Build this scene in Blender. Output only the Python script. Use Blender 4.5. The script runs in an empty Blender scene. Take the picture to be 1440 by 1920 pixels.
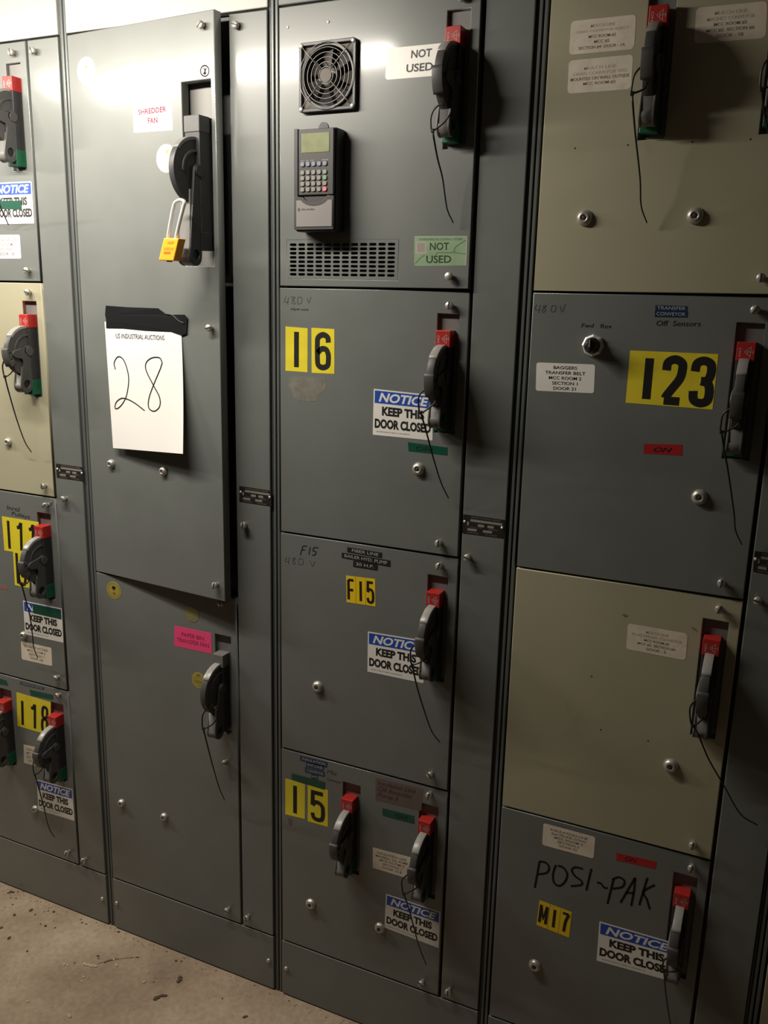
import bpy, bmesh, math, random
from mathutils import Vector, Matrix, Euler
random.seed(7)
C = bpy.context.scene.collection
SC = bpy.context.scene

# ------------------------------------------------------------------ camera
CAM_LOC = Vector((1.96261453, -1.53027373, 1.61638632))
CAM_ROT = (1.33492899, -0.0236468219, 0.434309269)
FPX = 1656.14419
cd = bpy.data.cameras.new('camera'); cam = bpy.data.objects.new('camera', cd); C.objects.link(cam)
cam.location = CAM_LOC; cam.rotation_euler = CAM_ROT
cd.sensor_fit = 'VERTICAL'; cd.sensor_height = 24.0; cd.lens = FPX / 1920 * 24.0
cd.clip_start = 0.01
SC.camera = cam
RM = Euler(CAM_ROT, 'XYZ').to_matrix()

# ------------------------------------------------------------------ world, lights, exposure
w = bpy.data.worlds.new('world'); SC.world = w; w.use_nodes = True
w.node_tree.nodes['Background'].inputs[0].default_value = (1.0, 0.80, 0.62, 1)
w.node_tree.nodes['Background'].inputs[1].default_value = 0.018
for lx, en in ((0.49, 20.0), (-1.12, 36.0)):          # a row of two fluorescent tubes just above the frame
    ld = bpy.data.lights.new('tube_lamp_light', 'AREA'); ld.shape = 'RECTANGLE'; ld.size = 1.05; ld.size_y = 0.045
    ld.energy = en; ld.color = (1.0, 0.93, 0.82)
    lo = bpy.data.objects.new('tube_lamp_light', ld); C.objects.link(lo)
    lo.location = (lx, -0.50, 2.172)
    lo.rotation_euler = Vector((0, 0.62, -0.78)).to_track_quat('-Z', 'Y').to_euler()
SC.view_settings.view_transform = 'Standard'
try: SC.view_settings.look = 'None'
except Exception: pass
SC.view_settings.gamma = 1.0; SC.view_settings.use_curve_mapping = False
SC.view_settings.exposure = 0.0

# ------------------------------------------------------------------ materials
def s2l(c):
    return tuple(((x/12.92) if x <= 0.04045 else ((x+0.055)/1.055)**2.4) for x in c)
def mat(name, col, rough=0.5, metal=0.0, spec=0.5, var=0.0, vscale=6.0, bump=0.0, bscale=900.0, dirt=None, coat=0.0):
    m = bpy.data.materials.new(name); m.use_nodes = True
    nt = m.node_tree; b = nt.nodes['Principled BSDF']
    b.inputs['Base Color'].default_value = (*col, 1); b.inputs['Roughness'].default_value = rough
    b.inputs['Metallic'].default_value = metal; b.inputs['Specular IOR Level'].default_value = spec
    if coat: b.inputs['Coat Weight'].default_value = coat; b.inputs['Coat Roughness'].default_value = 0.13
    if var or bump or dirt:
        tc = nt.nodes.new('ShaderNodeNewGeometry')
    if var or dirt:
        n = nt.nodes.new('ShaderNodeTexNoise'); n.inputs['Scale'].default_value = vscale; n.inputs['Detail'].default_value = 6
        nt.links.new(tc.outputs['Position'], n.inputs['Vector'])
        r = nt.nodes.new('ShaderNodeValToRGB')
        r.color_ramp.elements[0].position = 0.3; r.color_ramp.elements[1].position = 0.7
        r.color_ramp.elements[0].color = (*[c*(1-var) for c in col], 1)
        r.color_ramp.elements[1].color = (*[min(1, c*(1+var)) for c in col], 1)
        nt.links.new(n.outputs['Fac'], r.inputs['Fac']); last = r.outputs['Color']
        if dirt:
            n2 = nt.nodes.new('ShaderNodeTexNoise'); n2.inputs['Scale'].default_value = dirt[1]; n2.inputs['Detail'].default_value = 8
            n2.inputs['Roughness'].default_value = 0.7
            nt.links.new(tc.outputs['Position'], n2.inputs['Vector'])
            r2 = nt.nodes.new('ShaderNodeValToRGB'); r2.color_ramp.elements[0].position = dirt[2]; r2.color_ramp.elements[1].position = dirt[3]
            nt.links.new(n2.outputs['Fac'], r2.inputs['Fac'])
            mx = nt.nodes.new('ShaderNodeMixRGB'); mx.inputs[2].default_value = (*dirt[0], 1)
            nt.links.new(r2.outputs['Color'], mx.inputs[0]); nt.links.new(last, mx.inputs[1]); last = mx.outputs[0]
        nt.links.new(last, b.inputs['Base Color'])
    if bump:
        n3 = nt.nodes.new('ShaderNodeTexNoise'); n3.inputs['Scale'].default_value = bscale; n3.inputs['Detail'].default_value = 2
        nt.links.new(tc.outputs['Position'], n3.inputs['Vector'])
        bp = nt.nodes.new('ShaderNodeBump'); bp.inputs['Strength'].default_value = bump; bp.inputs['Distance'].default_value = 0.0006
        nt.links.new(n3.outputs['Fac'], bp.inputs['Height']); nt.links.new(bp.outputs['Normal'], b.inputs['Normal'])
    return m
M = {}
M['gray'] = mat('blue_gray_enamel', (0.156, 0.166, 0.156), 0.40, spec=0.42, coat=0.42, var=0.06, vscale=9, bump=0.03, bscale=500, dirt=((0.17,0.15,0.12), 3.0, 0.62, 0.95))
M['beige'] = mat('beige_enamel', (0.385, 0.36, 0.25), 0.42, spec=0.3, var=0.05, vscale=5, bump=0.03, bscale=500, dirt=((0.20,0.17,0.11), 4.0, 0.60, 0.95))
M['cream'] = mat('light_gray_cover_glare', (0.42, 0.41, 0.38), 0.35, spec=0.4, var=0.04, bump=0.15)  # bright glare on the two left top covers, put into the colour
M['frame'] = mat('frame_gap_shade', (0.035, 0.037, 0.036), 0.5)  # near-black body colour: the shade in the door gaps is painted in
M['strip'] = mat('side_sheet_enamel', (0.11, 0.12, 0.115), 0.35)
M['black'] = mat('black_plastic', (0.012, 0.012, 0.013), 0.42)
M['dark'] = mat('dark_gray_plastic', (0.030, 0.030, 0.032), 0.5, var=0.1, vscale=30)
M['handle'] = mat('gray_handle_plastic', (0.068, 0.066, 0.064), 0.5, var=0.1, vscale=40)
M['hub'] = mat('light_gray_plastic', (0.15, 0.145, 0.137), 0.5)
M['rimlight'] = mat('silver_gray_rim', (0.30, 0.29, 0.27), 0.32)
M['back'] = mat('recess_gray_plate', (0.17, 0.165, 0.155), 0.5)
M['red'] = mat('red_plastic', (0.42, 0.024, 0.020), 0.38)
M['green'] = mat('green_plastic', (0.008, 0.10, 0.045), 0.4)
M['zinc'] = mat('zinc_screw', (0.50, 0.48, 0.43), 0.36, metal=0.55, var=0.15, vscale=120)
M['steel'] = mat('bright_steel', (0.8, 0.78, 0.75), 0.3, metal=0.55)
M['slot'] = mat('screw_recess', (0.03, 0.028, 0.025), 0.6)
M['yellow'] = mat('yellow_vinyl', (0.78, 0.65, 0.030), 0.45, var=0.06, vscale=25)
M['amber'] = mat('amber_vinyl', (0.85, 0.58, 0.012), 0.42, var=0.05, vscale=25)
M['white'] = mat('white_vinyl', (0.80, 0.78, 0.73), 0.4, var=0.03, vscale=20)
M['paper'] = mat('white_paper', (0.80, 0.78, 0.74), 0.8, spec=0.2)
M['aged'] = mat('aged_paper_label', (0.74, 0.66, 0.54), 0.5, var=0.10, vscale=40, dirt=((0.50,0.42,0.30), 60.0, 0.55, 0.85))
M['blue'] = mat('blue_print', (0.015, 0.07, 0.42), 0.45)
M['ink'] = mat('black_ink', (0.010, 0.009, 0.008), 0.5)
M['inkfade'] = mat('faded_ink', (0.20, 0.165, 0.13), 0.6)
M['inkpale'] = mat('very_faded_ink', (0.52, 0.46, 0.37), 0.6)
M['marker'] = mat('marker_ink', (0.018, 0.015, 0.014), 0.9, spec=0.08)
M['pencil'] = mat('faint_pencil', (0.078, 0.081, 0.079), 0.9, spec=0.1)
M['redpaper'] = mat('faded_red_label', (0.135, 0.105, 0.095), 0.5, var=0.12, vscale=40)
M['redink'] = mat('red_brown_ink', (0.10, 0.035, 0.03), 0.5)
M['labelink'] = mat('faded_red_print', (0.22, 0.03, 0.06), 0.95, spec=0.05)
M['pink'] = mat('fluorescent_pink_paper', (0.85, 0.06, 0.20), 0.6)
M['pinkink'] = mat('dark_pink_ink', (0.25, 0.015, 0.06), 0.6)
M['gold'] = mat('gold_foil_sticker', (0.36, 0.29, 0.06), 0.45, var=0.1, vscale=60)
M['palegold'] = mat('pale_yellow_sticker', (0.78, 0.78, 0.50), 0.5)
M['goldink'] = mat('dark_olive_ink', (0.09, 0.08, 0.02), 0.5)
M['goldfade'] = mat('worn_gold_residue', (0.20, 0.18, 0.07), 0.5, var=0.15, vscale=70)
M['greentape'] = mat('dark_green_tape', (0.006, 0.075, 0.045), 0.35)
M['redtape'] = mat('red_tape', (0.40, 0.018, 0.02), 0.4)
M['brown'] = mat('brown_tape', (0.26, 0.13, 0.09), 0.5)
M['blacktape'] = mat('black_tape', (0.014, 0.014, 0.015), 0.24)
M['dymo'] = mat('black_embossed_tape', (0.022, 0.021, 0.020), 0.3)
M['dymoblue'] = mat('blue_embossed_tape', (0.012, 0.035, 0.085), 0.3)
M['emboss'] = mat('embossed_white', (0.42, 0.42, 0.40), 0.5)
M['plate'] = mat('black_metal_nameplate', (0.022, 0.020, 0.018), 0.35, var=0.15, vscale=90)
M['bar'] = mat('engraved_aluminium', (0.33, 0.31, 0.27), 0.4, metal=0.3)
M['smear'] = mat('grease_smear', (0.17, 0.165, 0.135), 0.6, var=0.25, vscale=45)
M['orange'] = mat('orange_padlock_enamel', (0.92, 0.40, 0.02), 0.4)
M['orangeink'] = mat('brown_print', (0.42, 0.14, 0.01), 0.5)
M['lcd'] = mat('olive_display', (0.21, 0.235, 0.125), 0.25, var=0.15, vscale=50)
M['key'] = mat('gray_key', (0.21, 0.20, 0.18), 0.5)
M['keyblue'] = mat('bluish_gray_key', (0.18, 0.195, 0.25), 0.5)
M['keygreen'] = mat('green_gray_key', (0.17, 0.25, 0.16), 0.5)
M['keyred'] = mat('red_key', (0.62, 0.16, 0.17), 0.5)
M['silver'] = mat('silver_plastic', (0.21, 0.19, 0.18), 0.5)
M['brownplastic'] = mat('warm_dark_plastic', (0.032, 0.028, 0.027), 0.5)
M['circuit'] = mat('pale_green_print', (0.27, 0.37, 0.23), 0.3, var=0.12, vscale=35)
M['circuitdark'] = mat('mid_green_print', (0.09, 0.24, 0.10), 0.3)
M['darkgreenink'] = mat('dark_green_ink', (0.02, 0.055, 0.02), 0.4)
M['clear'] = mat('clear_film_edge', (0.42, 0.42, 0.38), 0.2)
M['qr'] = mat('blank_gray_square', (0.30, 0.25, 0.22), 0.5)
M['wire'] = mat('guard_wire', (0.20, 0.19, 0.175), 0.4, metal=0.5)
M['badge'] = mat('dull_gray_badge', (0.17, 0.155, 0.14), 0.7, spec=0.1)
M['blade'] = mat('fan_blade', (0.05, 0.045, 0.042), 0.35)
M['tie'] = mat('black_nylon', (0.012, 0.011, 0.010), 0.4)

# ------------------------------------------------------------------ object helpers
def mesh_obj(name, me, parent=None, m=None, **props):
    o = bpy.data.objects.new(name, me); C.objects.link(o)
    if m is not None and len(me.materials) == 0: me.materials.append(M[m] if isinstance(m, str) else m)
    if parent: o.parent = parent
    for k, v in props.items(): o[k] = v
    return o
def from_data(name, vs, fs, smooth=False):
    me = bpy.data.meshes.new(name); me.from_pydata(vs, [], fs); me.update()
    if smooth: me.polygons.foreach_set('use_smooth', [True]*len(me.polygons))
    return me
def thing(name, label, cat, loc=(0,0,0), rotz=0.0, group=None):
    o = bpy.data.objects.new(name, None); C.objects.link(o); o.empty_display_size = 0.05
    o.location = loc; o.rotation_euler = (0, 0, rotz); o['label'] = label; o['category'] = cat
    if group: o['group'] = group
    return o
def bevel_mesh(bm, width, seg=2):
    es = [e for e in bm.edges if len(e.link_faces) == 2 and e.calc_face_angle(0) > 0.5]
    bmesh.ops.bevel(bm, geom=es, offset=width, segments=seg, affect='EDGES', profile=0.5, clamp_overlap=True)
def box_mesh(name, x0, x1, y0, y1, z0, z1, bev=0.0, seg=2):
    bm = bmesh.new()
    vs = [bm.verts.new((x, y, z)) for x in (x0, x1) for y in (y0, y1) for z in (z0, z1)]
    for f in ((0,1,3,2), (4,6,7,5), (0,4,5,1), (2,3,7,6), (0,2,6,4), (1,5,7,3)): bm.faces.new([vs[i] for i in f])
    bmesh.ops.recalc_face_normals(bm, faces=bm.faces)
    if bev: bevel_mesh(bm, bev, seg)
    me = bpy.data.meshes.new(name); bm.to_mesh(me); bm.free(); return me
def curve_plate(name, outline, holes, thick, bev=0.0, bres=1, plane='front', x0=0.0):
    """flat plate from a closed outline with holes. plane front: (x,z) facing -Y, front at out=0+thick; plane side: (out,z) plate spanning x0..x0+thick"""
    cu = bpy.data.curves.new(name, 'CURVE'); cu.dimensions = '2D'; cu.fill_mode = 'BOTH'
    for loop in [outline] + list(holes):
        sp = cu.splines.new('POLY'); sp.points.add(len(loop)-1); sp.use_cyclic_u = True
        for p, (a, b) in zip(sp.points, loop): p.co = (a, b, 0, 1)
    cu.extrude = max(0, thick/2 - bev); cu.bevel_depth = bev; cu.bevel_resolution = bres; cu.offset = -bev
    o = bpy.data.objects.new(name, cu); C.objects.link(o)
    me = bpy.data.meshes.new_from_object(o)
    bpy.data.objects.remove(o); bpy.data.curves.remove(cu)
    for v in me.vertices:
        a, b, t = v.co; t += thick/2
        v.co = (a, -t, b) if plane == 'front' else (x0+t, -a, b)
    if plane != 'front': me.flip_normals()
    me.name = name
    bm = bmesh.new(); bm.from_mesh(me); bmesh.ops.remove_doubles(bm, verts=bm.verts, dist=1e-6); bm.to_mesh(me); bm.free()
    me.materials.clear()
    return me
def circle(cx, cy, r, n=32, a0=0.0, a1=2*math.pi, ry=None):
    full = abs(a1-a0) >= 2*math.pi-1e-6
    k = n if full else n+1
    return [(cx+r*math.cos(a0+(a1-a0)*i/n), cy+(ry or r)*math.sin(a0+(a1-a0)*i/n)) for i in range(k)]
def rect(x0, z0, x1, z1, r=0.0, n=4):
    if r <= 0: return [(x0,z0),(x1,z0),(x1,z1),(x0,z1)]
    out = []
    for cx, cz, a in ((x1-r,z0+r,-math.pi/2),(x1-r,z1-r,0),(x0+r,z1-r,math.pi/2),(x0+r,z0+r,math.pi)):
        out += [(cx+r*math.cos(a+math.pi/2*i/n), cz+r*math.sin(a+math.pi/2*i/n)) for i in range(n+1)]
    return out
def lathe_mesh(name, prof, n=20, smooth=True):
    """prof: list (r, out); axis along -Y"""
    vs, fs = [], []
    for r, t in prof:
        for i in range(n):
            a = 2*math.pi*i/n; vs.append((r*math.cos(a), -t, r*math.sin(a)))
    for j in range(len(prof)-1):
        for i in range(n):
            k = (i+1) % n; fs.append((j*n+i, j*n+k, (j+1)*n+k, (j+1)*n+i))
    fs.append(tuple((len(prof)-1)*n+i for i in range(n)))
    me = from_data(name, vs, fs, smooth)
    bm = bmesh.new(); bm.from_mesh(me); bmesh.ops.recalc_face_normals(bm, faces=bm.faces)
    bmesh.ops.remove_doubles(bm, verts=bm.verts, dist=1e-6); bm.to_mesh(me); bm.free()
    return me
def catmull(pts, k=6, closed=False):
    P = [Vector(p) for p in pts]
    if len(P) < 3: return P
    out = []; n = len(P)
    rng = range(n if closed else n-1)
    for i in rng:
        p1, p2 = P[i], P[(i+1) % n]
        p0 = P[i-1] if (i > 0 or closed) else p1*2-p2
        p3 = P[(i+2) % n] if (i+2 < n or closed) else p2*2-p1
        for j in range(k):
            t = j/k; t2 = t*t; t3 = t2*t
            out.append(0.5*((2*p1)+(-p0+p2)*t+(2*p0-5*p1+4*p2-p3)*t2+(-p0+3*p1-3*p2+p3)*t3))
    if not closed: out.append(P[-1])
    return out
def tube_data(pts, r, n=6, closed=False, r1=None):
    vs, fs = [], []; m = len(pts); up = Vector((0.3, 1, 0.2)).normalized()
    for i, p in enumerate(pts):
        a = pts[i-1] if (i > 0 or closed) else p; b = pts[(i+1) % m] if (i < m-1 or closed) else p
        t = (b-a).normalized(); u = t.cross(up)
        if u.length < 1e-4: u = t.cross(Vector((1,0,0)))
        u.normalize(); v = t.cross(u)
        rr = r if r1 is None else r+(r1-r)*i/(m-1)
        for j in range(n):
            an = 2*math.pi*j/n; vs.append(p+u*rr*math.cos(an)+v*rr*math.sin(an))
    for i in range(m if closed else m-1):
        q = (i+1) % m
        for j in range(n):
            k = (j+1) % n; fs.append((i*n+j, i*n+k, q*n+k, q*n+j))
    if not closed: fs.append(tuple(range(n-1,-1,-1))); fs.append(tuple((m-1)*n+j for j in range(n)))
    return vs, fs
def join_data(parts):
    vs, fs = [], []
    for v, f in parts:
        k = len(vs); vs += list(v); fs += [tuple(i+k for i in q) for q in f]
    return vs, fs
def ribbon(pts, wd, out):
    """flat ribbon along (x,z) points, facing -Y at y=-out"""
    P = [Vector((p[0], p[1])) for p in pts]; n = len(P); vs, fs = [], []
    for i, p in enumerate(P):
        d0 = (p-P[i-1]).normalized() if i > 0 else None
        d1 = (P[i+1]-p).normalized() if i < n-1 else None
        if d0 is None: d0 = d1
        if d1 is None: d1 = d0
        t = (d0+d1); t = t.normalized() if t.length > 1e-6 else d1
        nrm = Vector((-t.y, t.x)); c = max(0.45, nrm.dot(Vector((-d1.y, d1.x))))
        h = wd/2/c
        vs += [(p.x+nrm.x*h, -out, p.y+nrm.y*h), (p.x-nrm.x*h, -out, p.y-nrm.y*h)]
    for i in range(n-1): fs.append((2*i, 2*i+1, 2*i+3, 2*i+2))
    return vs, fs
TXT = {}
def text_data(s, bold=0.0, shear=0.0):
    key = (s, bold, shear)
    if key in TXT: return TXT[key]
    cu = bpy.data.curves.new('t', 'FONT'); cu.body = s; cu.size = 1.0; cu.offset = bold; cu.shear = shear
    cu.resolution_u = 3; cu.fill_mode = 'FRONT'; cu.extrude = 0
    o = bpy.data.objects.new('t', cu); C.objects.link(o)
    me = bpy.data.meshes.new_from_object(o)
    vs = [(v.co.x, v.co.y) for v in me.vertices]; fs = [tuple(p.vertices) for p in me.polygons]
    bpy.data.objects.remove(o); bpy.data.curves.remove(cu); bpy.data.meshes.remove(me)
    if vs:
        x0 = min(v[0] for v in vs); x1 = max(v[0] for v in vs); y0 = min(v[1] for v in vs); y1 = max(v[1] for v in vs)
        vs = [((x-x0)/(x1-x0), 1-(y-y0)/(y1-y0)) for x, y in vs]
    TXT[key] = (vs, fs); return TXT[key]

# ------------------------------------------------------------------ placement frame (a door plane in the real world)
S = 0.508; U_H = 0.4953; ZB = 0.1503
class Face:
    def __init__(s, e, loc, th=0.0):
        s.e = e; s.O = Vector(loc); s.ex = Vector((math.cos(th), -math.sin(th), 0)); s.n = Vector((-math.sin(th), -math.cos(th), 0))
    def hit(s, px, py, out=0.0):
        d = RM @ Vector(((px-720)/FPX, -(py-960)/FPX, -1.0))
        q = CAM_LOC + d*((out-(CAM_LOC-s.O).dot(s.n))/d.dot(s.n)) - s.O
        return (q.dot(s.ex), q.z)
    def world(s, px, py, out=0.0):
        x, z = s.hit(px, py, out); return s.O+s.ex*x+s.n*out+Vector((0,0,z))
def bil(q, u, v):
    a = Vector(q[0])*(1-u)+Vector(q[1])*u; b = Vector(q[3])*(1-u)+Vector(q[2])*u
    return a*(1-v)+b*v
GL = {
 'I': [([(.5,0),(.5,1)],0)],
 '1': [([(.0,.20),(.45,.17),(.72,0.02)],0),([(.78,0),(.78,1)],0)],
 '6': [([(1,.23),(.93,.07),(.5,0),(.07,.1),(0,.3),(0,.72),(.08,.93),(.5,1),(.92,.93),(1,.75),(.98,.58),(.8,.45),(.4,.43),(0.02,.56)],1)],
 '2': [([(0,.27),(.06,.08),(.5,0),(.94,.08),(1,.25),(.88,.46),(.5,.68),(.15,.88),(.10,.94)],1),([(0,1),(1,1)],0)],
 '3': [([(0,.26),(.08,.07),(.5,0),(.92,.07),(1,.24),(.9,.41),(.7,.47),(.42,.48)],1),([(.42,.48),(.72,.50),(.92,.57),(1,.73),(.92,.93),(.5,1),(.08,.93),(0,.72)],1)],
 '5': [([(1,0),(.04,0),(.0,.49)],0),([(0,.49),(.25,.36),(.65,.36),(.95,.47),(1,.65),(1,.8),(.88,.95),(.5,1),(.12,.95),(0,.78)],1)],
 '8': [([(.5,.46),(.1,.38),(.03,.2),(.15,.04),(.5,0),(.85,.04),(.97,.2),(.9,.38),(.5,.46)],1),([(.5,.46),(.08,.56),(0,.75),(.1,.94),(.5,1),(.9,.94),(1,.75),(.92,.56),(.5,.46)],1)],
 '7': [([(0,0),(1,0)],0),([(1,0),(.6,.4),(.42,1)],1)],
 'F': [([(0,1),(0,0)],0),([(0,0),(1,0)],0),([(0,.5),(.9,.5)],0)],
 'M': [([(0,1),(0,0)],0),([(0,0),(.5,.72),(1,0)],0),([(1,0),(1,1)],0)],
 'b': [([(0,0),(0,1)],0),([(0,.62),(.35,.42),(.85,.47),(1,.7),(.85,.96),(.35,1),(0,.85)],1)],
}
def quad_of(F, px, out=0.0): return [F.hit(x, y, out) for x, y in px]
def print_on(parent, q, items, out, nm='printed_text'):
    by = {}
    for it in items:
        k = it[0]
        if k == 'T':
            _, s, (u0, v0, u1, v1), m, *o = it; o = o[0] if o else {}
            vs, fs = text_data(s, o.get('bold', 0.0), o.get('shear', 0.0))
            pts = [bil(q, u0+(u1-u0)*a, v0+(v1-v0)*b) for a, b in vs]
            by.setdefault(m, []).append(([(p.x, -out-0.0002, p.y) for p in pts], fs))
        elif k == 'R':
            _, (u0, v0, u1, v1), m, *o = it; dz = o[0] if o else 0.0
            pts = [bil(q, a, b) for a, b in ((u0,v0),(u0,v1),(u1,v1),(u1,v0))]
            by.setdefault(m, []).append(([(p.x, -out-0.0001-dz, p.y) for p in pts], [(0,1,2,3)]))
        elif k == 'G':
            _, g, (u0, v0, u1, v1), m, wd = it
            for j, (st, sm) in enumerate(GL[g]):
                pts = [bil(q, u0+(u1-u0)*a, v0+(v1-v0)*b) for a, b in st]
                if sm: pts = [Vector((p.x, p.y)) for p in catmull([(p.x, p.y, 0) for p in pts], 5)]
                by.setdefault(m, []).append(ribbon(pts, wd, out+0.0002+0.00002*j))
        elif k == 'S':
            _, st, m, wd = it
            pts = catmull([(*bil(q, a, b), 0) for a, b in st], 4)
            by.setdefault(m, []).append(ribbon(pts, wd, out+0.0002))
    for m, parts in by.items():
        mesh_obj(nm, from_data(nm, *join_data(parts)), parent, m)
def sticker(F, parent, name, px, m, items=(), label=None, r=0.0, out=0.0, local=None, th=0.0003, plab=None):
    q = local or quad_of(F, px, out)
    wq = (Vector(q[1])-Vector(q[0])).length; hq = (Vector(q[3])-Vector(q[0])).length
    if r:
        ru, rv = r/wq, r/hq; loop = []
        for cu_, cv, a in ((1-ru,1-rv,0),(ru,1-rv,math.pi/2),(ru,rv,math.pi),(1-ru,rv,3*math.pi/2)):
            loop += [(cu_+ru*math.cos(a+math.pi/2*i/3), cv+rv*math.sin(a+math.pi/2*i/3)) for i in range(4)]
    else: loop = [(1,1),(0,1),(0,0),(1,0)]
    P = [bil(q, u, v) for u, v in loop]; n = len(P)
    vs = [(p.x, -out, p.y) for p in P]+[(p.x, -out-th, p.y) for p in P]
    fs = [tuple(range(n, 2*n))]+[(i, (i+1) % n, (i+1) % n+n, i+n) for i in range(n)]
    bm_me = from_data(name, vs, fs); bm = bmesh.new(); bm.from_mesh(bm_me); bmesh.ops.recalc_face_normals(bm, faces=bm.faces)
    bm.faces.ensure_lookup_table()
    if bm.faces[0].normal.y > 0: bmesh.ops.reverse_faces(bm, faces=bm.faces)
    bm.to_mesh(bm_me); bm.free()
    o = mesh_obj(name, bm_me, parent, m)
    if label: o['label'] = label
    if items: print_on(o, q, items, out+th)
    return o
B = dict(bold=0.022)
def notice(F, parent, px=None, local=None, label='white and blue NOTICE keep this door closed sticker', out=0.0):
    it = [('R', (.02,.03,.98,.30), 'blue'),
          ('T', 'NOTICE', (.09,.065,.93,.265), 'white', dict(bold=0.03, shear=0.25)),
          ('T', 'KEEP THIS', (.15,.36,.86,.56), 'ink', dict(bold=0.048)),
          ('T', 'DOOR CLOSED', (.03,.635,.97,.845), 'ink', dict(bold=0.048)),
          ('T', 'SIGNMARK DIVISION W.H. BRADY CO. MILWAUKEE WIS', (.06,.905,.62,.93), 'inkfade')]
    return sticker(F, parent, 'notice_sticker', px, 'white', it, label, out=out, local=local)
def number(F, parent, px, glyphs, m='yellow', wd=0.0095, cells=None, label=None, vpad=(.1,.9), hw=.28, seams=True, out=0.0):
    n = len(glyphs); it = []
    for i, g in enumerate(glyphs):
        c = (i+.5)/n + (cells[i] if cells else 0)
        it.append(('G', g, (c-hw/n, vpad[0], c+hw/n, vpad[1]), 'ink', wd))
        if seams and i: it.append(('R', (i/n-.004, 0, i/n+.004, 1), 'goldink'))
    return sticker(F, parent, 'number_sticker', px, m, it, label, out=out)
def lines(ls, u0=.08, u1=.92, v0=.1, v1=.9, bold=0.006, hfac=.62):
    """ls: list of (text, material, width fraction)"""
    it = []; n = len(ls); h = (v1-v0)/n
    for i, (s, m, wf) in enumerate(ls):
        c = (u0+u1)/2; w2 = (u1-u0)*wf/2; vv = v0+h*(i+.5)
        it.append(('T', s, (c-w2, vv-h*hfac/2, c+w2, vv+h*hfac/2), m, dict(bold=bold)))
    return it
def scribble(F, parent, strokes, wd, m='marker', label=None, out=0.0, name='handwriting'):
    parts = []
    for st in strokes:
        pts = catmull([(*F.hit(x, y, out), 0) for x, y in st], 5) if len(st) > 2 else [Vector((*F.hit(x, y, out), 0)) for x, y in st]
        parts.append(ribbon(pts, wd, out+0.00025))
    o = mesh_obj(name, from_data(name, *join_data(parts)), parent, m)
    if label: o['label'] = label
    return o
def written(F, parent, px, s, m='pencil', shear=0.2, label=None):
    o = None; q = quad_of(F, px)
    vs, fs = text_data(s, 0.0, shear)
    pts = [bil(q, a, b) for a, b in vs]
    o = mesh_obj('handwriting', from_data('handwriting', [(p.x, -0.00025, p.y) for p in pts], fs), parent, m)
    if label: o['label'] = label
    return o

# ------------------------------------------------------------------ screws and bolts
LATCH = lathe_mesh('latch_screw', [(0.0045,0),(0.0045,0.006),(0.0070,0.0062),(0.0072,0.0115),(0.0062,0.0128)], 14)
SLOT = box_mesh('slot', -0.0012, 0.0012, -0.0133, -0.0105, -0.0070, 0.0070)
BUTTON = lathe_mesh('button_bolt', [(0.0125,0),(0.0125,0.002),(0.0105,0.0065),(0.0072,0.0088),(0.0052,0.0092),(0.0045,0.0075),(0.0040,0.0075)], 22)
SOCKET = lathe_mesh('socket', [(0.0036,0.0070),(0.0036,0.0082),(0.0022,0.0088)], 8)
SMALLS = lathe_mesh('small_screw', [(0.0050,0),(0.0052,0.003),(0.0035,0.0045)], 12)
RIVET = lathe_mesh('rivet', [(0.0028,0),(0.0026,0.001),(0.0012,0.0016)], 10)
for me, k in ((LATCH,'zinc'),(SLOT,'slot'),(BUTTON,'zinc'),(SOCKET,'slot'),(SMALLS,'zinc'),(RIVET,'steel')): me.materials.append(M[k])
def latch(F, parent, px, py, ang=None, bare=False):
    x, z = F.hit(px, py, 0.010)
    o = mesh_obj('latch_screw', LATCH, parent); o.location = (x, 0, z)
    o.rotation_euler = (0, random.uniform(-1.5, 1.5) if ang is None else ang, 0)
    if not bare: mesh_obj('slot', SLOT, o)
def button(F, parent, px, py, sc=1.0):
    x, z = F.hit(px, py, 0.006)
    o = mesh_obj('button_bolt', BUTTON, parent); o.location = (x, 0, z); o.scale = (sc, 1, sc)
    mesh_obj('socket', SOCKET, o)
def small(F, parent, px, py, me=SMALLS, nm='small_screw'):
    x, z = F.hit(px, py, 0.003); o = mesh_obj(nm, me, parent); o.location = (x, 0, z)

# ------------------------------------------------------------------ floor and back wall
def plane_box(name, *a, m='gray', kind='structure'):
    o = mesh_obj(name, box_mesh(name, *a), None, m); o['kind'] = kind; return o
fm = bpy.data.materials.new('concrete_floor'); fm.use_nodes = True
nt = fm.node_tree; b = nt.nodes['Principled BSDF']; b.inputs['Roughness'].default_value = 0.85; b.inputs['Specular IOR Level'].default_value = 0.2
g = nt.nodes.new('ShaderNodeNewGeometry')
n1 = nt.nodes.new('ShaderNodeTexNoise'); n1.inputs['Scale'].default_value = 3.2; n1.inputs['Detail'].default_value = 9; n1.inputs['Roughness'].default_value = 0.62
n2 = nt.nodes.new('ShaderNodeTexNoise'); n2.inputs['Scale'].default_value = 75; n2.inputs['Detail'].default_value = 8
for n in (n1, n2): nt.links.new(g.outputs['Position'], n.inputs['Vector'])
r1 = nt.nodes.new('ShaderNodeValToRGB')
for i, (p, c) in enumerate(((0.30,(0.215,0.165,0.115)),(0.5,(0.335,0.255,0.18)),(0.72,(0.46,0.37,0.27)))):
    e = r1.color_ramp.elements[i] if i < 2 else r1.color_ramp.elements.new(p)
    e.position = p; e.color = (*c, 1)
r2 = nt.nodes.new('ShaderNodeValToRGB'); r2.color_ramp.elements[0].position = .32; r2.color_ramp.elements[0].color = (.62,.6,.56,1); r2.color_ramp.elements[1].position = .62
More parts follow.
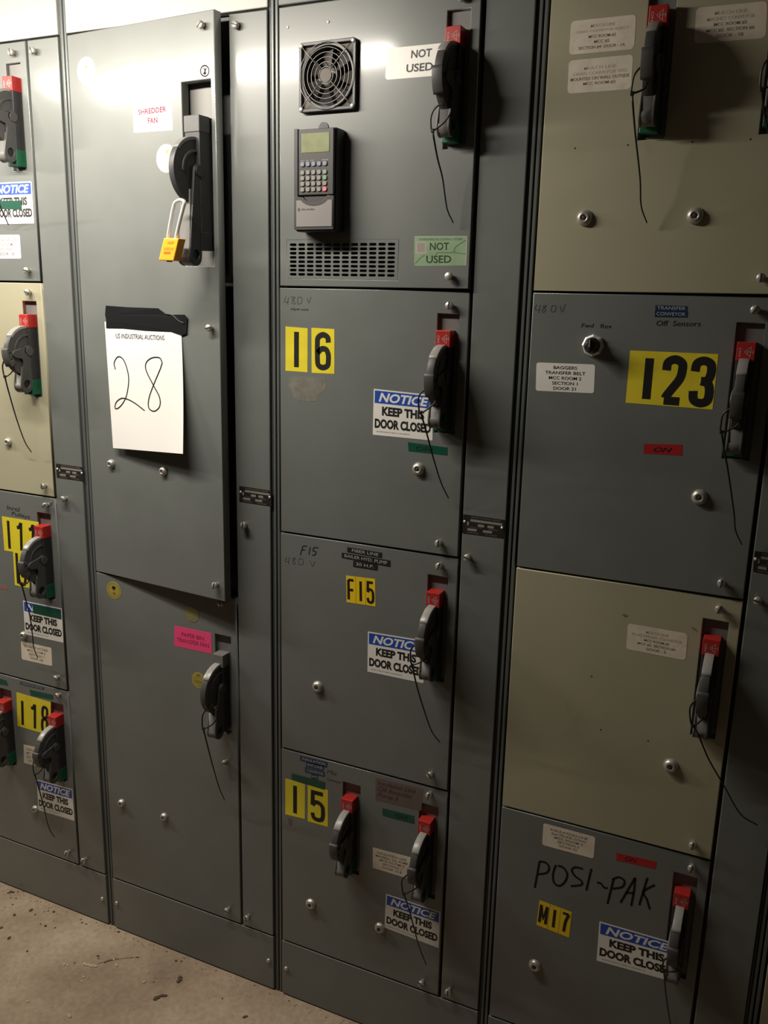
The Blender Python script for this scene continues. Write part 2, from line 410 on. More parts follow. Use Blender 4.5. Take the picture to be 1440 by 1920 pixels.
mx = nt.nodes.new('ShaderNodeMixRGB'); mx.blend_type = 'MULTIPLY'; mx.inputs[0].default_value = 0.42
nt.links.new(n1.outputs['Fac'], r1.inputs['Fac']); nt.links.new(n2.outputs['Fac'], r2.inputs['Fac'])
nt.links.new(r1.outputs['Color'], mx.inputs[1]); nt.links.new(r2.outputs['Color'], mx.inputs[2]); nt.links.new(mx.outputs[0], b.inputs['Base Color'])
bp = nt.nodes.new('ShaderNodeBump'); bp.inputs['Strength'].default_value = 0.5; bp.inputs['Distance'].default_value = 0.004
nt.links.new(n2.outputs['Fac'], bp.inputs['Height']); nt.links.new(bp.outputs['Normal'], b.inputs['Normal'])
plane_box('floor', -2.0, 4.2, -3.2, 0.75, -0.08, 0.0, m=fm)
M['wall'] = mat('painted_block_wall', (0.40, 0.37, 0.32), 0.8, var=0.06)
plane_box('wall_back', -2.0, 4.2, 0.60, 0.75, 0.0, 2.9, m='wall')

# ------------------------------------------------------------------ cabinet sections (frames)
SEC = {}
sec_lab = {1: 'gray steel cabinet section at the left edge of the row, beside the I11 unit',
           2: 'gray steel cabinet section carrying the shredder fan door and the paper bin fan door',
           3: 'gray steel cabinet section carrying the 16, F15 and 15 doors',
           4: 'gray steel cabinet section carrying the 123 door and the POSI-PAK door',
           5: 'gray steel cabinet section at the right edge of the row, barely in view'}
for k in (1, 2, 3, 4, 5):
    X0 = (k-1)*S
    e = thing('cabinet_section', sec_lab[k], 'cabinet', (X0, 0, 0), group='motor control cabinet sections in the row')
    F = Face(e, (X0, 0, 0)); SEC[k] = F
    mesh_obj('cabinet_body', box_mesh('cabinet_body', 0.003, S-0.003, 0.022, 0.50, 0.0, 2.286), e, 'frame')
    for a in (0.0015, S-0.0075):
        mesh_obj('side_sheet', box_mesh('side_sheet', a, a+0.006, 0.0035, 0.0215, 0.002, 2.286, 0.001, 1), e, 'strip')
    mesh_obj('side_seam', box_mesh('side_seam', S-0.0115, S-0.0095, 0.006, 0.0215, 0.002, 2.286), e, 'strip')
    mesh_obj('base_panel', box_mesh('base_panel', 0.0105, S-0.0125, 0.0, 0.0215, 0.003, ZB-0.002, 0.0018), e, 'gray')
    tp = mesh_obj('top_cover', box_mesh('top_cover', 0.0105, S-0.0125, 0.0, 0.0205, 0.0, 0.154, 0.0018), e, 'cream' if k < 3 else 'gray')
    tp.location = (0, 0.0, 2.1335)
    wz0 = ZB+0.002
    mesh_obj('wireway_door', box_mesh('wireway_door', 0.4105, 0.4945, 0.0, 0.0215, wz0, 2.1295, 0.0016), e, 'gray')
def nameplate(F, px):
    q = quad_of(F, px)
    it = [('R', (.18,.20,.95,.33), 'bar'), ('R', (.37,.42,.52,.56), 'bar'), ('R', (.60,.42,.75,.56), 'bar'),
          ('R', (.12,.70,.35,.83), 'bar'), ('R', (.50,.70,.72,.83), 'bar'),
          ('T', 'MOTOR CONTROL CENTER', (.2,.06,.9,.13), 'bar'), ('R', (.10,.36,.15,.55), 'bar'),
          ('T', 'VOLTS      AMPS', (.18,.60,.85,.66), 'inkfade'), ('T', 'SERIES     PHASE', (.12,.90,.85,.96), 'inkfade')]
    o = sticker(F, F.e, 'nameplate', px, 'plate', it, 'black metal data plate with pale engraved bars', out=0.0, th=0.0008)
    for u, v in ((.045,.38),(.95,.44)):
        p = bil(q, u, v); r = mesh_obj('rivet', RIVET, o); r.location = (p.x, -0.0008, p.y)
nameplate(SEC[1], [(105,869),(156,876),(157,902),(107,895)])
nameplate(SEC[2], [(449,911),(509,920),(509,949),(449,940)])
nameplate(SEC[3], [(869,964),(947,975),(944,1009),(867,999)])
nameplate(SEC[4], [(1415,1033),(1487,1043),(1483,1084),(1412,1071)])
for k, lst in {1: [(60,95),(118,936),(156,1614)], 2: [(440,46),(456,985),(462,1722)], 3: [(876,1046),(840,1861)], 4: [(1421,1127)]}.items():
    for x, y in lst: latch(SEC[k], SEC[k].e, x, y)
for k, lst in {1: [(191,1686)], 2: [(218,1694),(503,1802)], 3: [(536,1817)]}.items():
    for x, y in lst: small(SEC[k], SEC[k].e, x, y)

# ------------------------------------------------------------------ disconnect handle
HM = {}
HK = dict(std=(0.056, -0.111, 0.077, True, -0.209), mid=(0.057, -0.107, 0.100, False, -0.212), long=(0.060, -0.129, 0.157, False, -0.272))
def handle_meshes(kind):
    if kind in HM: return HM[kind]
    d = {}; capped = kind == 'std'
    R_, zc, LD, horn, bb = HK[kind]; oc = 0.019
    # rocking box behind the wheel
    d['body'] = box_mesh('disconnect_handle', 0.0052, 0.0318, -0.0165, 0.012 if kind != 'long' else 0.030, bb, -0.029-0.0005, 0.0012)
    d['on_cap'] = box_mesh('on_cap', 0.0046, 0.0324, -0.0180, 0.012, -0.0585, -0.029, 0.0010)
    d['off_cap'] = box_mesh('off_cap', 0.0046, 0.0324, -0.0178, 0.012, bb-0.001, bb+0.033, 0.0010)
    prof = [(0.004, zc+R_*0.94)]+[(oc+R_*math.cos(a), zc+R_*math.sin(a)) for a in [math.radians(t) for t in range(92, -76, -7)]]+[(0.012, zc-R_*0.86),(0.004, zc-R_*0.6)]
    wt = 0.0095 if kind == 'long' else 0.014
    d['wheel'] = curve_plate('wheel', prof, [], wt, 0.0008, plane='side', x0=0.0252-wt)
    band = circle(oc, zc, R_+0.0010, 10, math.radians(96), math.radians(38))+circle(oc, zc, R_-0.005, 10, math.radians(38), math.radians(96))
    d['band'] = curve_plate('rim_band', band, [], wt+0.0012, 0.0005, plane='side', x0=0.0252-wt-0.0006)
    # raised arc on the right face of the wheel
    arc = circle(oc, zc, 0.038, 18, math.radians(100), math.radians(-5))+circle(oc, zc, 0.0335, 18, math.radians(-5), math.radians(100))
    d['rib'] = curve_plate('rib', arc, [], 0.0022, 0.0004, plane='side', x0=0.0248)
    # hasp tab with two lock holes on the rim
    a0, a1 = math.radians(9), math.radians(-34)
    hasp = circle(oc, zc, 0.0595, 8, a0, a1)+circle(oc, zc, 0.044, 8, a1, a0)
    hs = [circle(oc+0.0515*math.cos(math.radians(t)), zc+0.0515*math.sin(math.radians(t)), 0.0030, 10) for t in (-4, -19)]
    d['hasp'] = curve_plate('hasp', hasp, hs, 0.0185, 0.0006, plane='side', x0=0.0085)
    # fork lever: two cheeks and a web
    def cheek():
        p = circle(oc, zc, 0.0125, 10, math.radians(-20), math.radians(115)) if horn else circle(oc, zc, 0.0125, 10, math.radians(150), math.radians(10))
        if horn: p += [(oc+0.030, zc+0.006), (oc+0.045, zc+0.002), (oc+0.048, zc-0.006), (oc+0.042, zc-0.012), (oc+0.022, zc-0.016), (oc+0.018, zc-0.024)]
        p += [(oc+0.029, zc-LD+0.007)]
        p += circle(oc+0.013, zc-LD, 0.0165, 10, math.radians(5), math.radians(-165))
        p += [(oc-0.004, zc-LD+0.007), (oc-0.002, zc-0.030), (oc-0.012, zc-0.010)]
        ar = sum(p[i][0]*p[(i+1) % len(p)][1]-p[(i+1) % len(p)][0]*p[i][1] for i in range(len(p)))
        if ar < 0: p.reverse()
        return p
    hole = circle(oc+0.0125, zc-LD+0.004, 0.0092, 14)
    d['cheekR'] = curve_plate('cheek', cheek(), [hole], 0.0042, 0.0008, plane='side', x0=0.0268)
    d['hole'] = curve_plate('lever_hole_shade', circle(oc+0.0125, zc-LD+0.004, 0.0092, 14), [], 0.0010, 0, plane='side', x0=0.0272)  # black disc paints in the dark of the shallow hole
    d['cheekL'] = curve_plate('cheek', cheek(), [], 0.0036, 0.0008, plane='side', x0=0.0062)
    web = [(oc-0.004, zc-0.040),(oc+0.014, zc-0.034),(oc+0.0205, zc-0.034)]+[(oc+0.0275, zc-LD+0.004)]+circle(oc+0.013, zc-LD, 0.0158, 8, math.radians(12), math.radians(-170))+[(oc-0.003, zc-LD+0.011)]
    web.reverse()
    d['web'] = curve_plate('lever_grip', web, [], 0.0186, 0.0004, plane='side', x0=0.0090)
    d['hubring'] = curve_plate('hub', circle(oc, zc, 0.0105, 18), [], 0.0022, 0.0006, plane='side', x0=0.0308)
    # printed mark on the cap: ON and a triangle with bars
    parts = []
    q = [(0.0056,-0.0305),(0.0314,-0.0305),(0.0314,-0.057),(0.0056,-0.057)]
    vs, fs = text_data('ON', 0.01, 0)
    pts = [bil(q, 0.10+0.16*(1-b_), 0.28+0.5*a_) for a_, b_ in vs]
    # rotate the word a quarter turn: reading downward
    pts = [bil(q, 0.10+0.15*(1-b_), 0.28+0.5*a_) for a_, b_ in vs]
    parts.append(([(p.x, -0.0182, p.y) for p in pts], fs))
    for st in ([(.42,.5),(.78,.22),(.78,.78),(.42,.5)], [(.55,.5),(.9,.5)], [(.62,.4),(.62,.6)], [(.93,.38),(.93,.62)]):
        pp = [bil(q, a_, b_) for a_, b_ in st]; parts.append(ribbon(pp, 0.0007, 0.0182))
    d['mark'] = from_data('on_marking', *join_data(parts))
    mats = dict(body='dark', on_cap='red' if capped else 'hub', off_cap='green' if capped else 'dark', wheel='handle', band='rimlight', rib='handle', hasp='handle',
                cheekR='handle', cheekL='hub', web='hub', hole='black', hubring='handle', mark='emboss')
    if kind == 'long': mats.update(wheel='dark', rib='handle', on_cap='handle', body='dark', cheekR='dark', cheekL='handle', hubring='dark', band='hub')
    for k, v in mats.items():
        d[k].materials.clear(); d[k].materials.append(M[v])
    HM[kind] = d; return d
def handle(parent, sx, sz, kind='std', wsc=1.0, out=0.0, label=None):
    d = handle_meshes(kind); capped = kind == 'std'
    o = mesh_obj('disconnect_handle', d['body'], parent); o.location = (sx, -out, sz); o.scale = (wsc, 1, 1)
    o['label'] = label or ('dark gray switch handle with red top and green bottom' if capped else 'dark gray switch handle with plain metal top')
    for k, nm in [q_ for q_ in (('on_cap','on_cap'),('off_cap','off_cap'),('wheel','wheel'),('band','rim_band'),('rib','wheel_rib'),('hasp','hasp'),('cheekR','lever'),('cheekL','lever'),('web','lever_grip'),('hole','lever_hole_shade'),('hubring','hub')) if not (q_[0] == 'hasp' and not capped)]:
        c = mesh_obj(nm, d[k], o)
        if k == 'on_cap' and capped: c['label'] = 'red cap marked ON'
        if k == 'off_cap' and capped: c['label'] = 'green end cap'
    if capped: mesh_obj('on_marking', d['mark'], o)
    return o

# ------------------------------------------------------------------ units
def unit(k, z0, h, m, label, slots=((0.345, 0.042),), th=0.0, holes=(), slot_h=0.217, slot_w=0.0415, xl=0.012, xr=0.404, kind='std', gap=0.002):
    X0 = (k-1)*S
    e = thing('motor_control_unit', label, 'electrical unit', (X0+xl, 0, z0), -th, group='plug-in control units in the cabinet row')
    F = Face(e, (X0+xl, 0, z0), th); F.e = e
    W = xr-xl; hl = list(holes(F) if callable(holes) else holes)
    for sx, dz in slots:
        hl.append(rect(sx-xl, h-dz-slot_h, sx-xl+slot_w, h-dz)[::-1])
    me = curve_plate('unit_door', rect(0, gap, W, h-gap), hl, 0.0205, 0.0016, 2)
    for v in me.vertices: v.co.y += 0.0205
    d = mesh_obj('unit_door', me, e, m)
    for sx, dz in slots:
        x = sx-xl; zt = h-dz
        yp = 0.027 if kind == 'long' else 0.0085; xr_ = -0.010 if kind == 'long' else 0.004
        mesh_obj('slot_plate', box_mesh('slot_plate', x-0.004, x+slot_w+xr_, yp, yp+(0.003 if kind == 'long' else 0.0115), zt-slot_h-0.004, zt+0.004), e, 'back')
        if kind == 'long': handle(e, 0.334, 1.974-z0, kind, 1.37, 0.014)
        elif kind == 'mid': handle(e, x, zt-0.011, kind)
        else: handle(e, x, zt)
    F.W = W; F.h = h; return F
GZ = [ZB+U_H*i for i in range(5)]

# ---- section 1
u = unit(1, GZ[3], U_H, 'gray', 'topmost gray unit at the left edge, glare-washed, notice sticker crossed by green tape')
latch(u, u.e, 20, 98); latch(u, u.e, 49, 507)
tr = u.hit(59,340); br = u.hit(64,419)
notice(u, u.e, local=[(tr[0]-.117, tr[1]),tr,br,(br[0]-.117, br[1])])
sticker(u, u.e, 'green_tape', [(-25,377),(40,376),(41,393),(-25,391)], 'greentape', out=0.0006, label='dark green tape strip across the notice')
tr = u.hit(37,440); br = u.hit(40,485)
sticker(u, u.e, 'label_sticker', None, 'white', lines([('INSULATION LINE','inkfade',.9),('MCC ROOM 2','inkfade',.7),('SECTION 1','inkfade',.6),('DOOR 11B','ink',.6)]), 'white typed label with faded lines', r=.004, local=[(tr[0]-.085, tr[1]),tr,br,(br[0]-.085, br[1])])
U1 = u
u = unit(1, GZ[2], U_H, 'beige', 'beige unit at the left edge, second from top in its column')
latch(u, u.e, 51, 548); latch(u, u.e, 80, 912); button(u, u.e, 13, 829, .8)
U2 = u
u = unit(1, GZ[1], U_H, 'gray', 'gray unit at the left edge with yellow numbers I11 and b')
latch(u, u.e, 84, 948); latch(u, u.e, 104, 1272); button(u, u.e, 42, 1192, .8)
number(u, u.e, [(3.5,968),(72.6,979),(71,1042),(8.5,1032)], 'I11', label='yellow number sticker reading I11', seams=False, vpad=(.1,.92), hw=.22, wd=.0085, cells=(0,-.02,-.02))
number(u, u.e, [(24.5,1033),(51,1038),(56,1103),(28,1097)], 'b', label='yellow sticker with a black letter b', wd=.0085, vpad=(.04,.93), hw=.26, out=.0002)
notice(u, u.e, [(43.4,1126),(116,1141),(119,1205),(47,1189)])
sticker(u, u.e, 'green_tape', [(61,1132.5),(113.5,1143.5),(115,1161),(62,1149)], 'greentape', out=0.0006, label='dark green tape covering most of the word NOTICE')
sticker(u, u.e, 'label_sticker', [(39,1202),(96.5,1215),(98,1249),(41,1236)], 'aged', lines([('BREAKER ACCESS','inkfade',.9),('MCC ROOM 2','inkfade',.7),('SECTION 1','inkfade',.6),('DOOR 12B','inkfade',.5)]), 'off-white typed label below the notice', r=.004)
written(u, u.e, [(13,947),(37,951),(37,960),(13,955)], 'Inrol', 'marker', .1, 'small black handwriting')
written(u, u.e, [(22,959),(56,966),(56,975),(22,968)], 'Pulleys', 'marker', .1)
scribble(u, u.e, [[(94,942),(98,949)],[(99,941),(93,950)]], .0015)
sticker(u, u.e, 'red_tape', [(-10,1093),(14,1100),(14,1107),(-10,1102)], 'brown', label='short end of brown tape')
U3 = u
u = unit(1, GZ[0], U_H, 'gray', 'gray unit at the left edge with yellow 118 sticker and two switch handles', slots=((0.345,.042),(0.167,.042)))
latch(u, u.e, 107, 1305); latch(u, u.e, 125, 1600); button(u, u.e, 64, 1518, .8)
number(u, u.e, [(31,1298),(95.5,1317),(94,1379),(33,1361)], 'I18', label='yellow number sticker reading I18', vpad=(.2,.92), hw=.22, wd=.0085, seams=False)
notice(u, u.e, [(69,1461.5),(136,1480),(139.5,1539),(72,1518.6)])
sticker(u, u.e, 'green_tape', [(55,1293),(100,1303),(100,1312),(58,1304)], 'greentape', label='short dark green tape strip above the number')
sticker(u, u.e, 'green_tape', [(-6,1270),(12,1276),(16,1286),(-6,1282)], 'greentape')
sticker(u, u.e, 'embossed_label', [(38,1278),(83,1289),(82,1293.5),(37.5,1283)], 'dymoblue', [('T','CONVEYOR MOTOR',(.05,.2,.95,.8),'emboss')], 'thin blue embossed tape label')
sticker(u, u.e, 'label_sticker', [(44.5,1396),(82,1404),(80,1440),(45,1430)], 'aged', lines([('INSULATION','inkfade',.8),('MCC ROOM 2','inkfade',.8),('SECTION 1','inkfade',.8),('DOOR 18','inkfade',.6)]), 'off-white label half hidden by the handle')
U4 = u

# ---- section 2
ZS = 0.9758
TH = math.radians(5.3)
u = unit(2, ZS, GZ[4]-ZS, 'gray', 'tall gray door standing ajar with taped auction paper and padlocked handle', th=TH, slots=((0.320,0.119),), slot_h=0.340, slot_w=0.073, kind='long')
UA = u
latch(u, u.e, 375, 46, .9); latch(u, u.e, 391, 615); latch(u, u.e, 402, 1098); button(u, u.e, 206, 870, .8); button(u, u.e, 304, 884, .8)
sticker(u, u.e, 'label_sticker', [(249,201),(322,191),(324,244),(251,249)], 'paper', [('T','SHREDDER',(.14,.12,.86,.33),'labelink',dict(bold=.025)),('T','FAN',(.38,.48,.63,.70),'labelink',dict(bold=.025))], 'white paper label reading SHREDDER FAN')
def round_sticker(F, px, py, r, m, items=(), label=None, ink=True):
    x, z = F.hit(px, py)
    me = curve_plate('round_sticker', circle(x, z, r, 28), [], 0.0004)
    o = mesh_obj('round_sticker', me, F.e, m)
    if label: o['label'] = label
    q = [(x-r, z+r),(x+r, z+r),(x+r, z-r),(x-r, z-r)]
    if items: print_on(o, q, items, 0.0004)
    return o
ring = [( .5+.40*math.cos(a*math.pi/12), .5+.40*math.sin(a*math.pi/12)) for a in range(25)]
round_sticker(u, 162, 133, .0265, 'palegold', [('R',(.46,.3,.56,.42),'yellow'),('T','QUALITY',(.3,.62,.7,.70),'palegold')], 'pale round sticker near the top left corner')
round_sticker(u, 312, 297, .0265, 'palegold', [('R',(.5,.2,.62,.34),'yellow')], 'pale round sticker half behind the wheel')
scribble(u, u.e, [[(384+8*math.cos(a*.6), 133+10*math.sin(a*.6)) for a in range(12)],[(382,128),(385,133),(382,138),(386,138),(384,133),(387,128)]], .0024, 'marker', 'small circled mark in dark pencil')
u = unit(2, ZB, ZS-ZB, 'gray', 'lower gray unit with fluorescent pink paper bin transfer fan label', slots=((0.348,0.0935),), slot_h=0.237, kind='mid')
UB = u
latch(u, u.e, 413, 1132); latch(u, u.e, 421, 1431); latch(u, u.e, 425, 1708); button(u, u.e, 226, 1507, .8); button(u, u.e, 306, 1533, .8)
blob = [('R',(.42,.24,.58,.48),'goldink'),('R',(.36,.30,.64,.40),'goldink'),('T','OK',(.42,.6,.60,.76),'goldink',B),('S',ring,'goldink',.0005)]
round_sticker(u, 213.7, 1107, .0215, 'gold', blob, 'round gold inspection sticker with dark mark')
round_sticker(u, 360, 1152, .0190, 'goldfade', [], 'worn round yellow sticker residue')
round_sticker(u, 373, 1276, .0200, 'gold', [('T','BT',(.38,.12,.6,.25),'goldink',B),('R',(.2,.34,.72,.355),'goldink'),('T','PROTECTED BY',(.18,.5,.8,.57),'goldink'),('T','EQUIPMENT',(.22,.62,.8,.69),'goldink'),('T','CO',(.42,.78,.6,.85),'goldink')], 'round gold sticker with small print beside the handle')
sticker(u, u.e, 'label_sticker', [(327,1173),(396,1187),(397,1226),(327,1211)], 'pink', [('T','PAPER BIN',(.2,.24,.8,.44),'pinkink'),('T','TRANSFER FAN',(.07,.54,.93,.74),'pinkink')], 'fluorescent pink label reading PAPER BIN TRANSFER FAN')

# ---- section 3
GR = {}
def drive_holes(F):
    out = []
    (xa, za), (xb, zb_) = F.hit(543, 456.5), F.hit(740, 519)
    nx, nz = 12, 8; px_ = (xb-xa+0.003)/nx; pz = (za-zb_+0.003)/nz
    for i in range(nx):
        for j in range(nz):
            x0 = xa+i*px_; z1 = za-j*pz; r = (pz-0.0028)/2
            out.append(rect(x0+.0005, z1-2*r, x0+px_-0.0035, z1, r*0.98, 3)[::-1])
    GR['plate'] = rect(xa-.006, zb_-.006, xb+.006, za+.006); GR['holes'] = out
    cx, cz = FANC
    return [circle(cx, cz, 0.052, 36)[::-1], rect(xa-.006, zb_-.006, xb+.006, za+.006)[::-1]]
tmp = Face(None, (2*S+.012, 0, GZ[3]), math.radians(1.1))
fq = [tmp.hit(x, y, .012) for x, y in ((560,81),(663,71),(664,203),(562,208))]
FANC = ((sum(p[0] for p in fq)/4), (sum(p[1] for p in fq)/4))
u = unit(3, GZ[3], U_H, 'gray', 'gray drive unit at top centre with fan, keypad and NOT USED labels', th=math.radians(1.1), holes=drive_holes)
D1 = u
gm = curve_plate('vent_grille', GR['plate'], GR['holes'], 0.0022, 0.0002)
for v in gm.vertices: v.co.y += 0.0022
mesh_obj('vent_grille', gm, u.e, 'gray')
mesh_obj('dark_backing', box_mesh('dark_backing', 0.01, 0.34, 0.0212, 0.0218, 0.01, U_H-0.01), u.e, 'black')  # added black sheet stands for the dark behind the vent and fan openings
latch(u, u.e, 841, 518, 0.3, bare=True); small(u, u.e, 538, 50, RIVET, 'rivet'); small(u, u.e, 614, 40, RIVET, 'rivet'); latch(u, u.e, 865, -6)
q0 = u.hit(726,91); qb = u.hit(722,150); wl = .134
ql = [q0, (q0[0]+wl, q0[1]-.001), (qb[0]+wl, qb[1]-.001), qb]
def inq(F, q, x0, y0, x1, y1):
    def inv(px, py):
        x, z = F.hit(px, py); ex = Vector(q[1])-Vector(q[0]); ez = Vector(q[3])-Vector(q[0]); d = Vector((x, z))-Vector(q[0])
        return d.dot(ex)/ex.length_squared, d.dot(ez)/ez.length_squared
    a = inv(x0, y0); b_ = inv(x1, y1); return (a[0], a[1], b_[0], b_[1])
sticker(u, u.e, 'label_sticker', None, 'white', [('T','NOT',inq(u,ql,772,97,810,111),'ink',dict(bold=.022)),('T','USED',inq(u,ql,764,123,813,137),'ink',dict(bold=.022))], 'white label reading NOT USED partly behind the handle', r=.006, local=ql)
qg = quad_of(u, [(777,444),(877,443.5),(874.6,498),(776.7,499)])
sticker(u, u.e, 'label_sticker', None, 'circuit', [
    ('R',(.03,.17,.23,.57),'clear'),('R',(.055,.21,.205,.53),'qr',.00005),
    ('T','NOT',(.30,.20,.66,.46),'darkgreenink',dict(bold=.014)),('T','USED',(.235,.64,.71,.90),'darkgreenink',dict(bold=.014)),
    ('S',[(.42,.62),(.46,.54),(.74,.54),(.78,.36),(.97,.12)],'circuitdark',.0015),('S',[(.74,.54),(.97,.60)],'circuitdark',.0013),('S',[(.02,.92),(.1,.75),(.2,.62)],'circuitdark',.0012),
    ('T','ENVIRONMENTAL CONTROL SYSTEMS',(.1,.05,.9,.13),'circuitdark'),('R',(0.0,-.02,1.0,.02),'clear'),('R',(.975,0,1.0,1),'clear')],
    'green patterned label reading NOT USED', r=.004, local=qg)
# fan
fan = mesh_obj('fan_frame', None or curve_plate('fan_frame', rect(FANC[0]-.0585, FANC[1]-.0585, FANC[0]+.0585, FANC[1]+.0585, .006), [rect(FANC[0]-.0525, FANC[1]-.0525, FANC[0]+.0525, FANC[1]+.0525, .004)[::-1]], 0.010, 0.001), u.e, 'black')
fan['label'] = 'black square rim of the round cooling fan'
mesh_obj('fan_plate', curve_plate('fan_plate', rect(FANC[0]-.0535, FANC[1]-.0535, FANC[0]+.0535, FANC[1]+.0535), [circle(FANC[0], FANC[1], 0.0515, 40)[::-1]], 0.003), fan, 'badge')
mesh_obj('fan_shroud', curve_plate('fan_shroud', circle(FANC[0], FANC[1], 0.0555, 44), [circle(FANC[0], FANC[1], 0.0505, 44)[::-1]], 0.0085, 0.0008), fan, 'black')
gp = []
for r in (0.0145, 0.0225, 0.0305, 0.0385, 0.0465, 0.0555):
    gp.append(tube_data([Vector((x, -0.0125, z)) for x, z in circle(FANC[0], FANC[1], r, 40)], 0.00075, 5, True))
for sx in (-1, 1):
    for sz in (-1, 1):
        gp.append(tube_data([Vector((FANC[0]+sx*.009, -0.0137, FANC[1]+sz*.009)), Vector((FANC[0]+sx*.040, -0.0137, FANC[1]+sz*.040)), Vector((FANC[0]+sx*.053, -0.011, FANC[1]+sz*.053))], 0.0010, 5))
mesh_obj('wire_guard', from_data('wire_guard', *join_data(gp), smooth=True), fan, 'wire')
mesh_obj('guard_badge', curve_plate('guard_badge', circle(FANC[0], FANC[1], 0.0118, 24), [], 0.0012), fan, 'badge').location = (0, -0.0130, 0)
bl = []
for i in range(7):
    a = i*2*math.pi/7
    pts = [(0.014, -0.25), (0.047, -0.34), (0.050, 0.30), (0.014, 0.22)]
    vs = [(FANC[0]+r*math.cos(a+t), 0.004+ (0.010 if t > 0 else 0.0), FANC[1]+r*math.sin(a+t)) for r, t in pts]
    vs += [(x, y+0.0015, z) for x, y, z in vs]
    bl.append((vs, [(0,1,2,3),(7,6,5,4),(0,4,5,1),(1,5,6,2),(2,6,7,3),(3,7,4,0)]))
for v, f in bl: mesh_obj('fan_blade', from_data('fan_blade', v, f), fan, 'blade')
hb = mesh_obj('fan_hub', lathe_mesh('fan_hub', [(0.018,-0.016),(0.018,-0.001),(0.015,0.0)], 20), fan, 'blade'); hb.location = (FANC[0], 0, FANC[1])
for sx in (-1, 1):
    for sz in (-1, 1):
        r = mesh_obj('guard_screw', RIVET, fan); r.scale = (1.5, 1.5, 1.5); r.location = (FANC[0]+sx*.053, -0.0100, FANC[1]+sz*.053)
u = unit(3, GZ[2], U_H, 'gray', 'gray unit with yellow 16 stickers and notice sticker, third column')
D2 = u
latch(u, u.e, 842, 573, .1); latch(u, u.e, 822, 1019, .1); button(u, u.e, 783, 880)
number(u, u.e, [(535.5,612),(577,615.5),(576.5,698),(535.5,695)], 'I', wd=.0108, label='yellow sticker with a black number 1')
number(u, u.e, [(584,614.5),(627,617),(627,701),(584.5,699)], '6', wd=.0108, vpad=(.14,.87), hw=.24, label='yellow sticker with a black number 6')
notice(u, u.e, [(701,729),(812,741),(811,826),(699,815)])
sticker(u, u.e, 'green_tape', [(765,829),(839,839),(839,854),(766,846)], 'greentape', [('T','OFF',(.2,.3,.66,.78),'ink',dict(shear=.2))], 'dark green tape strip lettered OFF')
scribble(u, u.e, [[(536,556),(533,566),(541,566)],[(541,557),(539,571)],[(553,557),(546,557),(550,563),(554,569),(548,569),(550,562),(554,557)],[(559,557),(558,569),(565,568),(566,558),(559,557)],[(576,558),(579,568),(583,557)]], .0014, 'pencil', 'faint handwritten 480 V')
written(u, u.e, [(545,577),(579,578),(579,584),(545,583)], 'Hyd unit', 'marker', .3)
def blob_mark(F, pts, m, label):
    me = curve_plate('stain', [F.hit(x, y) for x, y in pts], [], 0.0002)
    o = mesh_obj('stain', me, F.e, m); o['label'] = label
blob_mark(u, [(541,707),(565,706),(592,707),(610,708),(612,722),(608,733),(598,738),(592,752),(578,753),(560,751),(551,745),(549,735),(541,724)][::-1], 'smear', 'brownish glue smear below the number stickers')
u = unit(3, GZ[1], U_H, 'gray', 'gray unit with small yellow F15 stickers below a black embossed label')
D3 = u
latch(u, u.e, 823, 1062, .3); latch(u, u.e, 806, 1454); button(u, u.e, 594, 1289)
number(u, u.e, [(649,1079),(703.3,1085.6),(704,1137),(650,1129)], 'FI5', 'amber', .0056, label='three small yellow stickers reading F15', vpad=(.15,.88), hw=.27)
notice(u, u.e, [(690,1184),(797,1201.5),(794,1281),(689,1259)])
sticker(u, u.e, 'embossed_label', [(651.4,1025.7),(716.5,1036.5),(716,1046.5),(651,1035)], 'dymo', [('T','FIBER LINE',(.14,.2,.90,.75),'emboss')], 'black embossed tape reading FIBER LINE', out=.0001)
sticker(u, u.e, 'embossed_label', [(641,1036),(732,1051),(731.6,1062.7),(640.7,1045.5)], 'dymo', [('T','BAILER HYD. PUMP',(.06,.2,.94,.75),'emboss')], 'black embossed tape reading BAILER HYD. PUMP', out=.0003)
sticker(u, u.e, 'embossed_label', [(662.5,1051),(708,1059),(707,1069),(662,1062)], 'dymo', [('T','30 H.P.',(.12,.2,.86,.75),'emboss')], 'black embossed tape reading 30 H.P.', out=.0005)
scribble(u, u.e, [[(568,1024),(563,1041)],[(568,1024),(576,1024)],[(566,1031),(572,1031)],[(582,1026),(579,1040)],[(597,1027),(589,1027),(587,1033),(592,1034),(591,1040),(585,1041)]], .0020, 'marker', 'black handwritten F15')
scribble(u, u.e, [[(538,1044),(535,1052),(542,1053)],[(542,1044),(541,1058)],[(554,1046),(549,1048),(554,1055),(550,1058),(549,1053),(554,1046)],[(561,1047),(560,1057),(567,1058),(568,1049),(561,1047)],[(581,1050),(586,1062),(590,1052)]], .0014, 'pencil', 'faint handwritten 480 V')
u = unit(3, GZ[0], U_H, 'gray', 'gray bottom unit of the third column with yellow 15 stickers and two handles', slots=((0.345,.042),(0.166,.042)))
D4 = u
latch(u, u.e, 804, 1492, .2); latch(u, u.e, 790, 1845); button(u, u.e, 581, 1697); button(u, u.e, 711, 1742)
number(u, u.e, [(535,1459.4),(572,1471),(571.7,1535.6),(535,1526.7)], 'I', wd=.0098, vpad=(.12,.9), label='yellow sticker with a black number 1')
number(u, u.e, [(577,1472),(615,1482),(614.7,1550.6),(577,1539.5)], '5', wd=.0098, vpad=(.15,.88), hw=.26, label='yellow sticker with a black number 5')
sticker(u, u.e, 'green_tape', [(546.7,1450),(609,1466.7),(608,1480),(546.7,1460)], 'greentape', label='dark green tape along the top of the numbers', out=.0006)
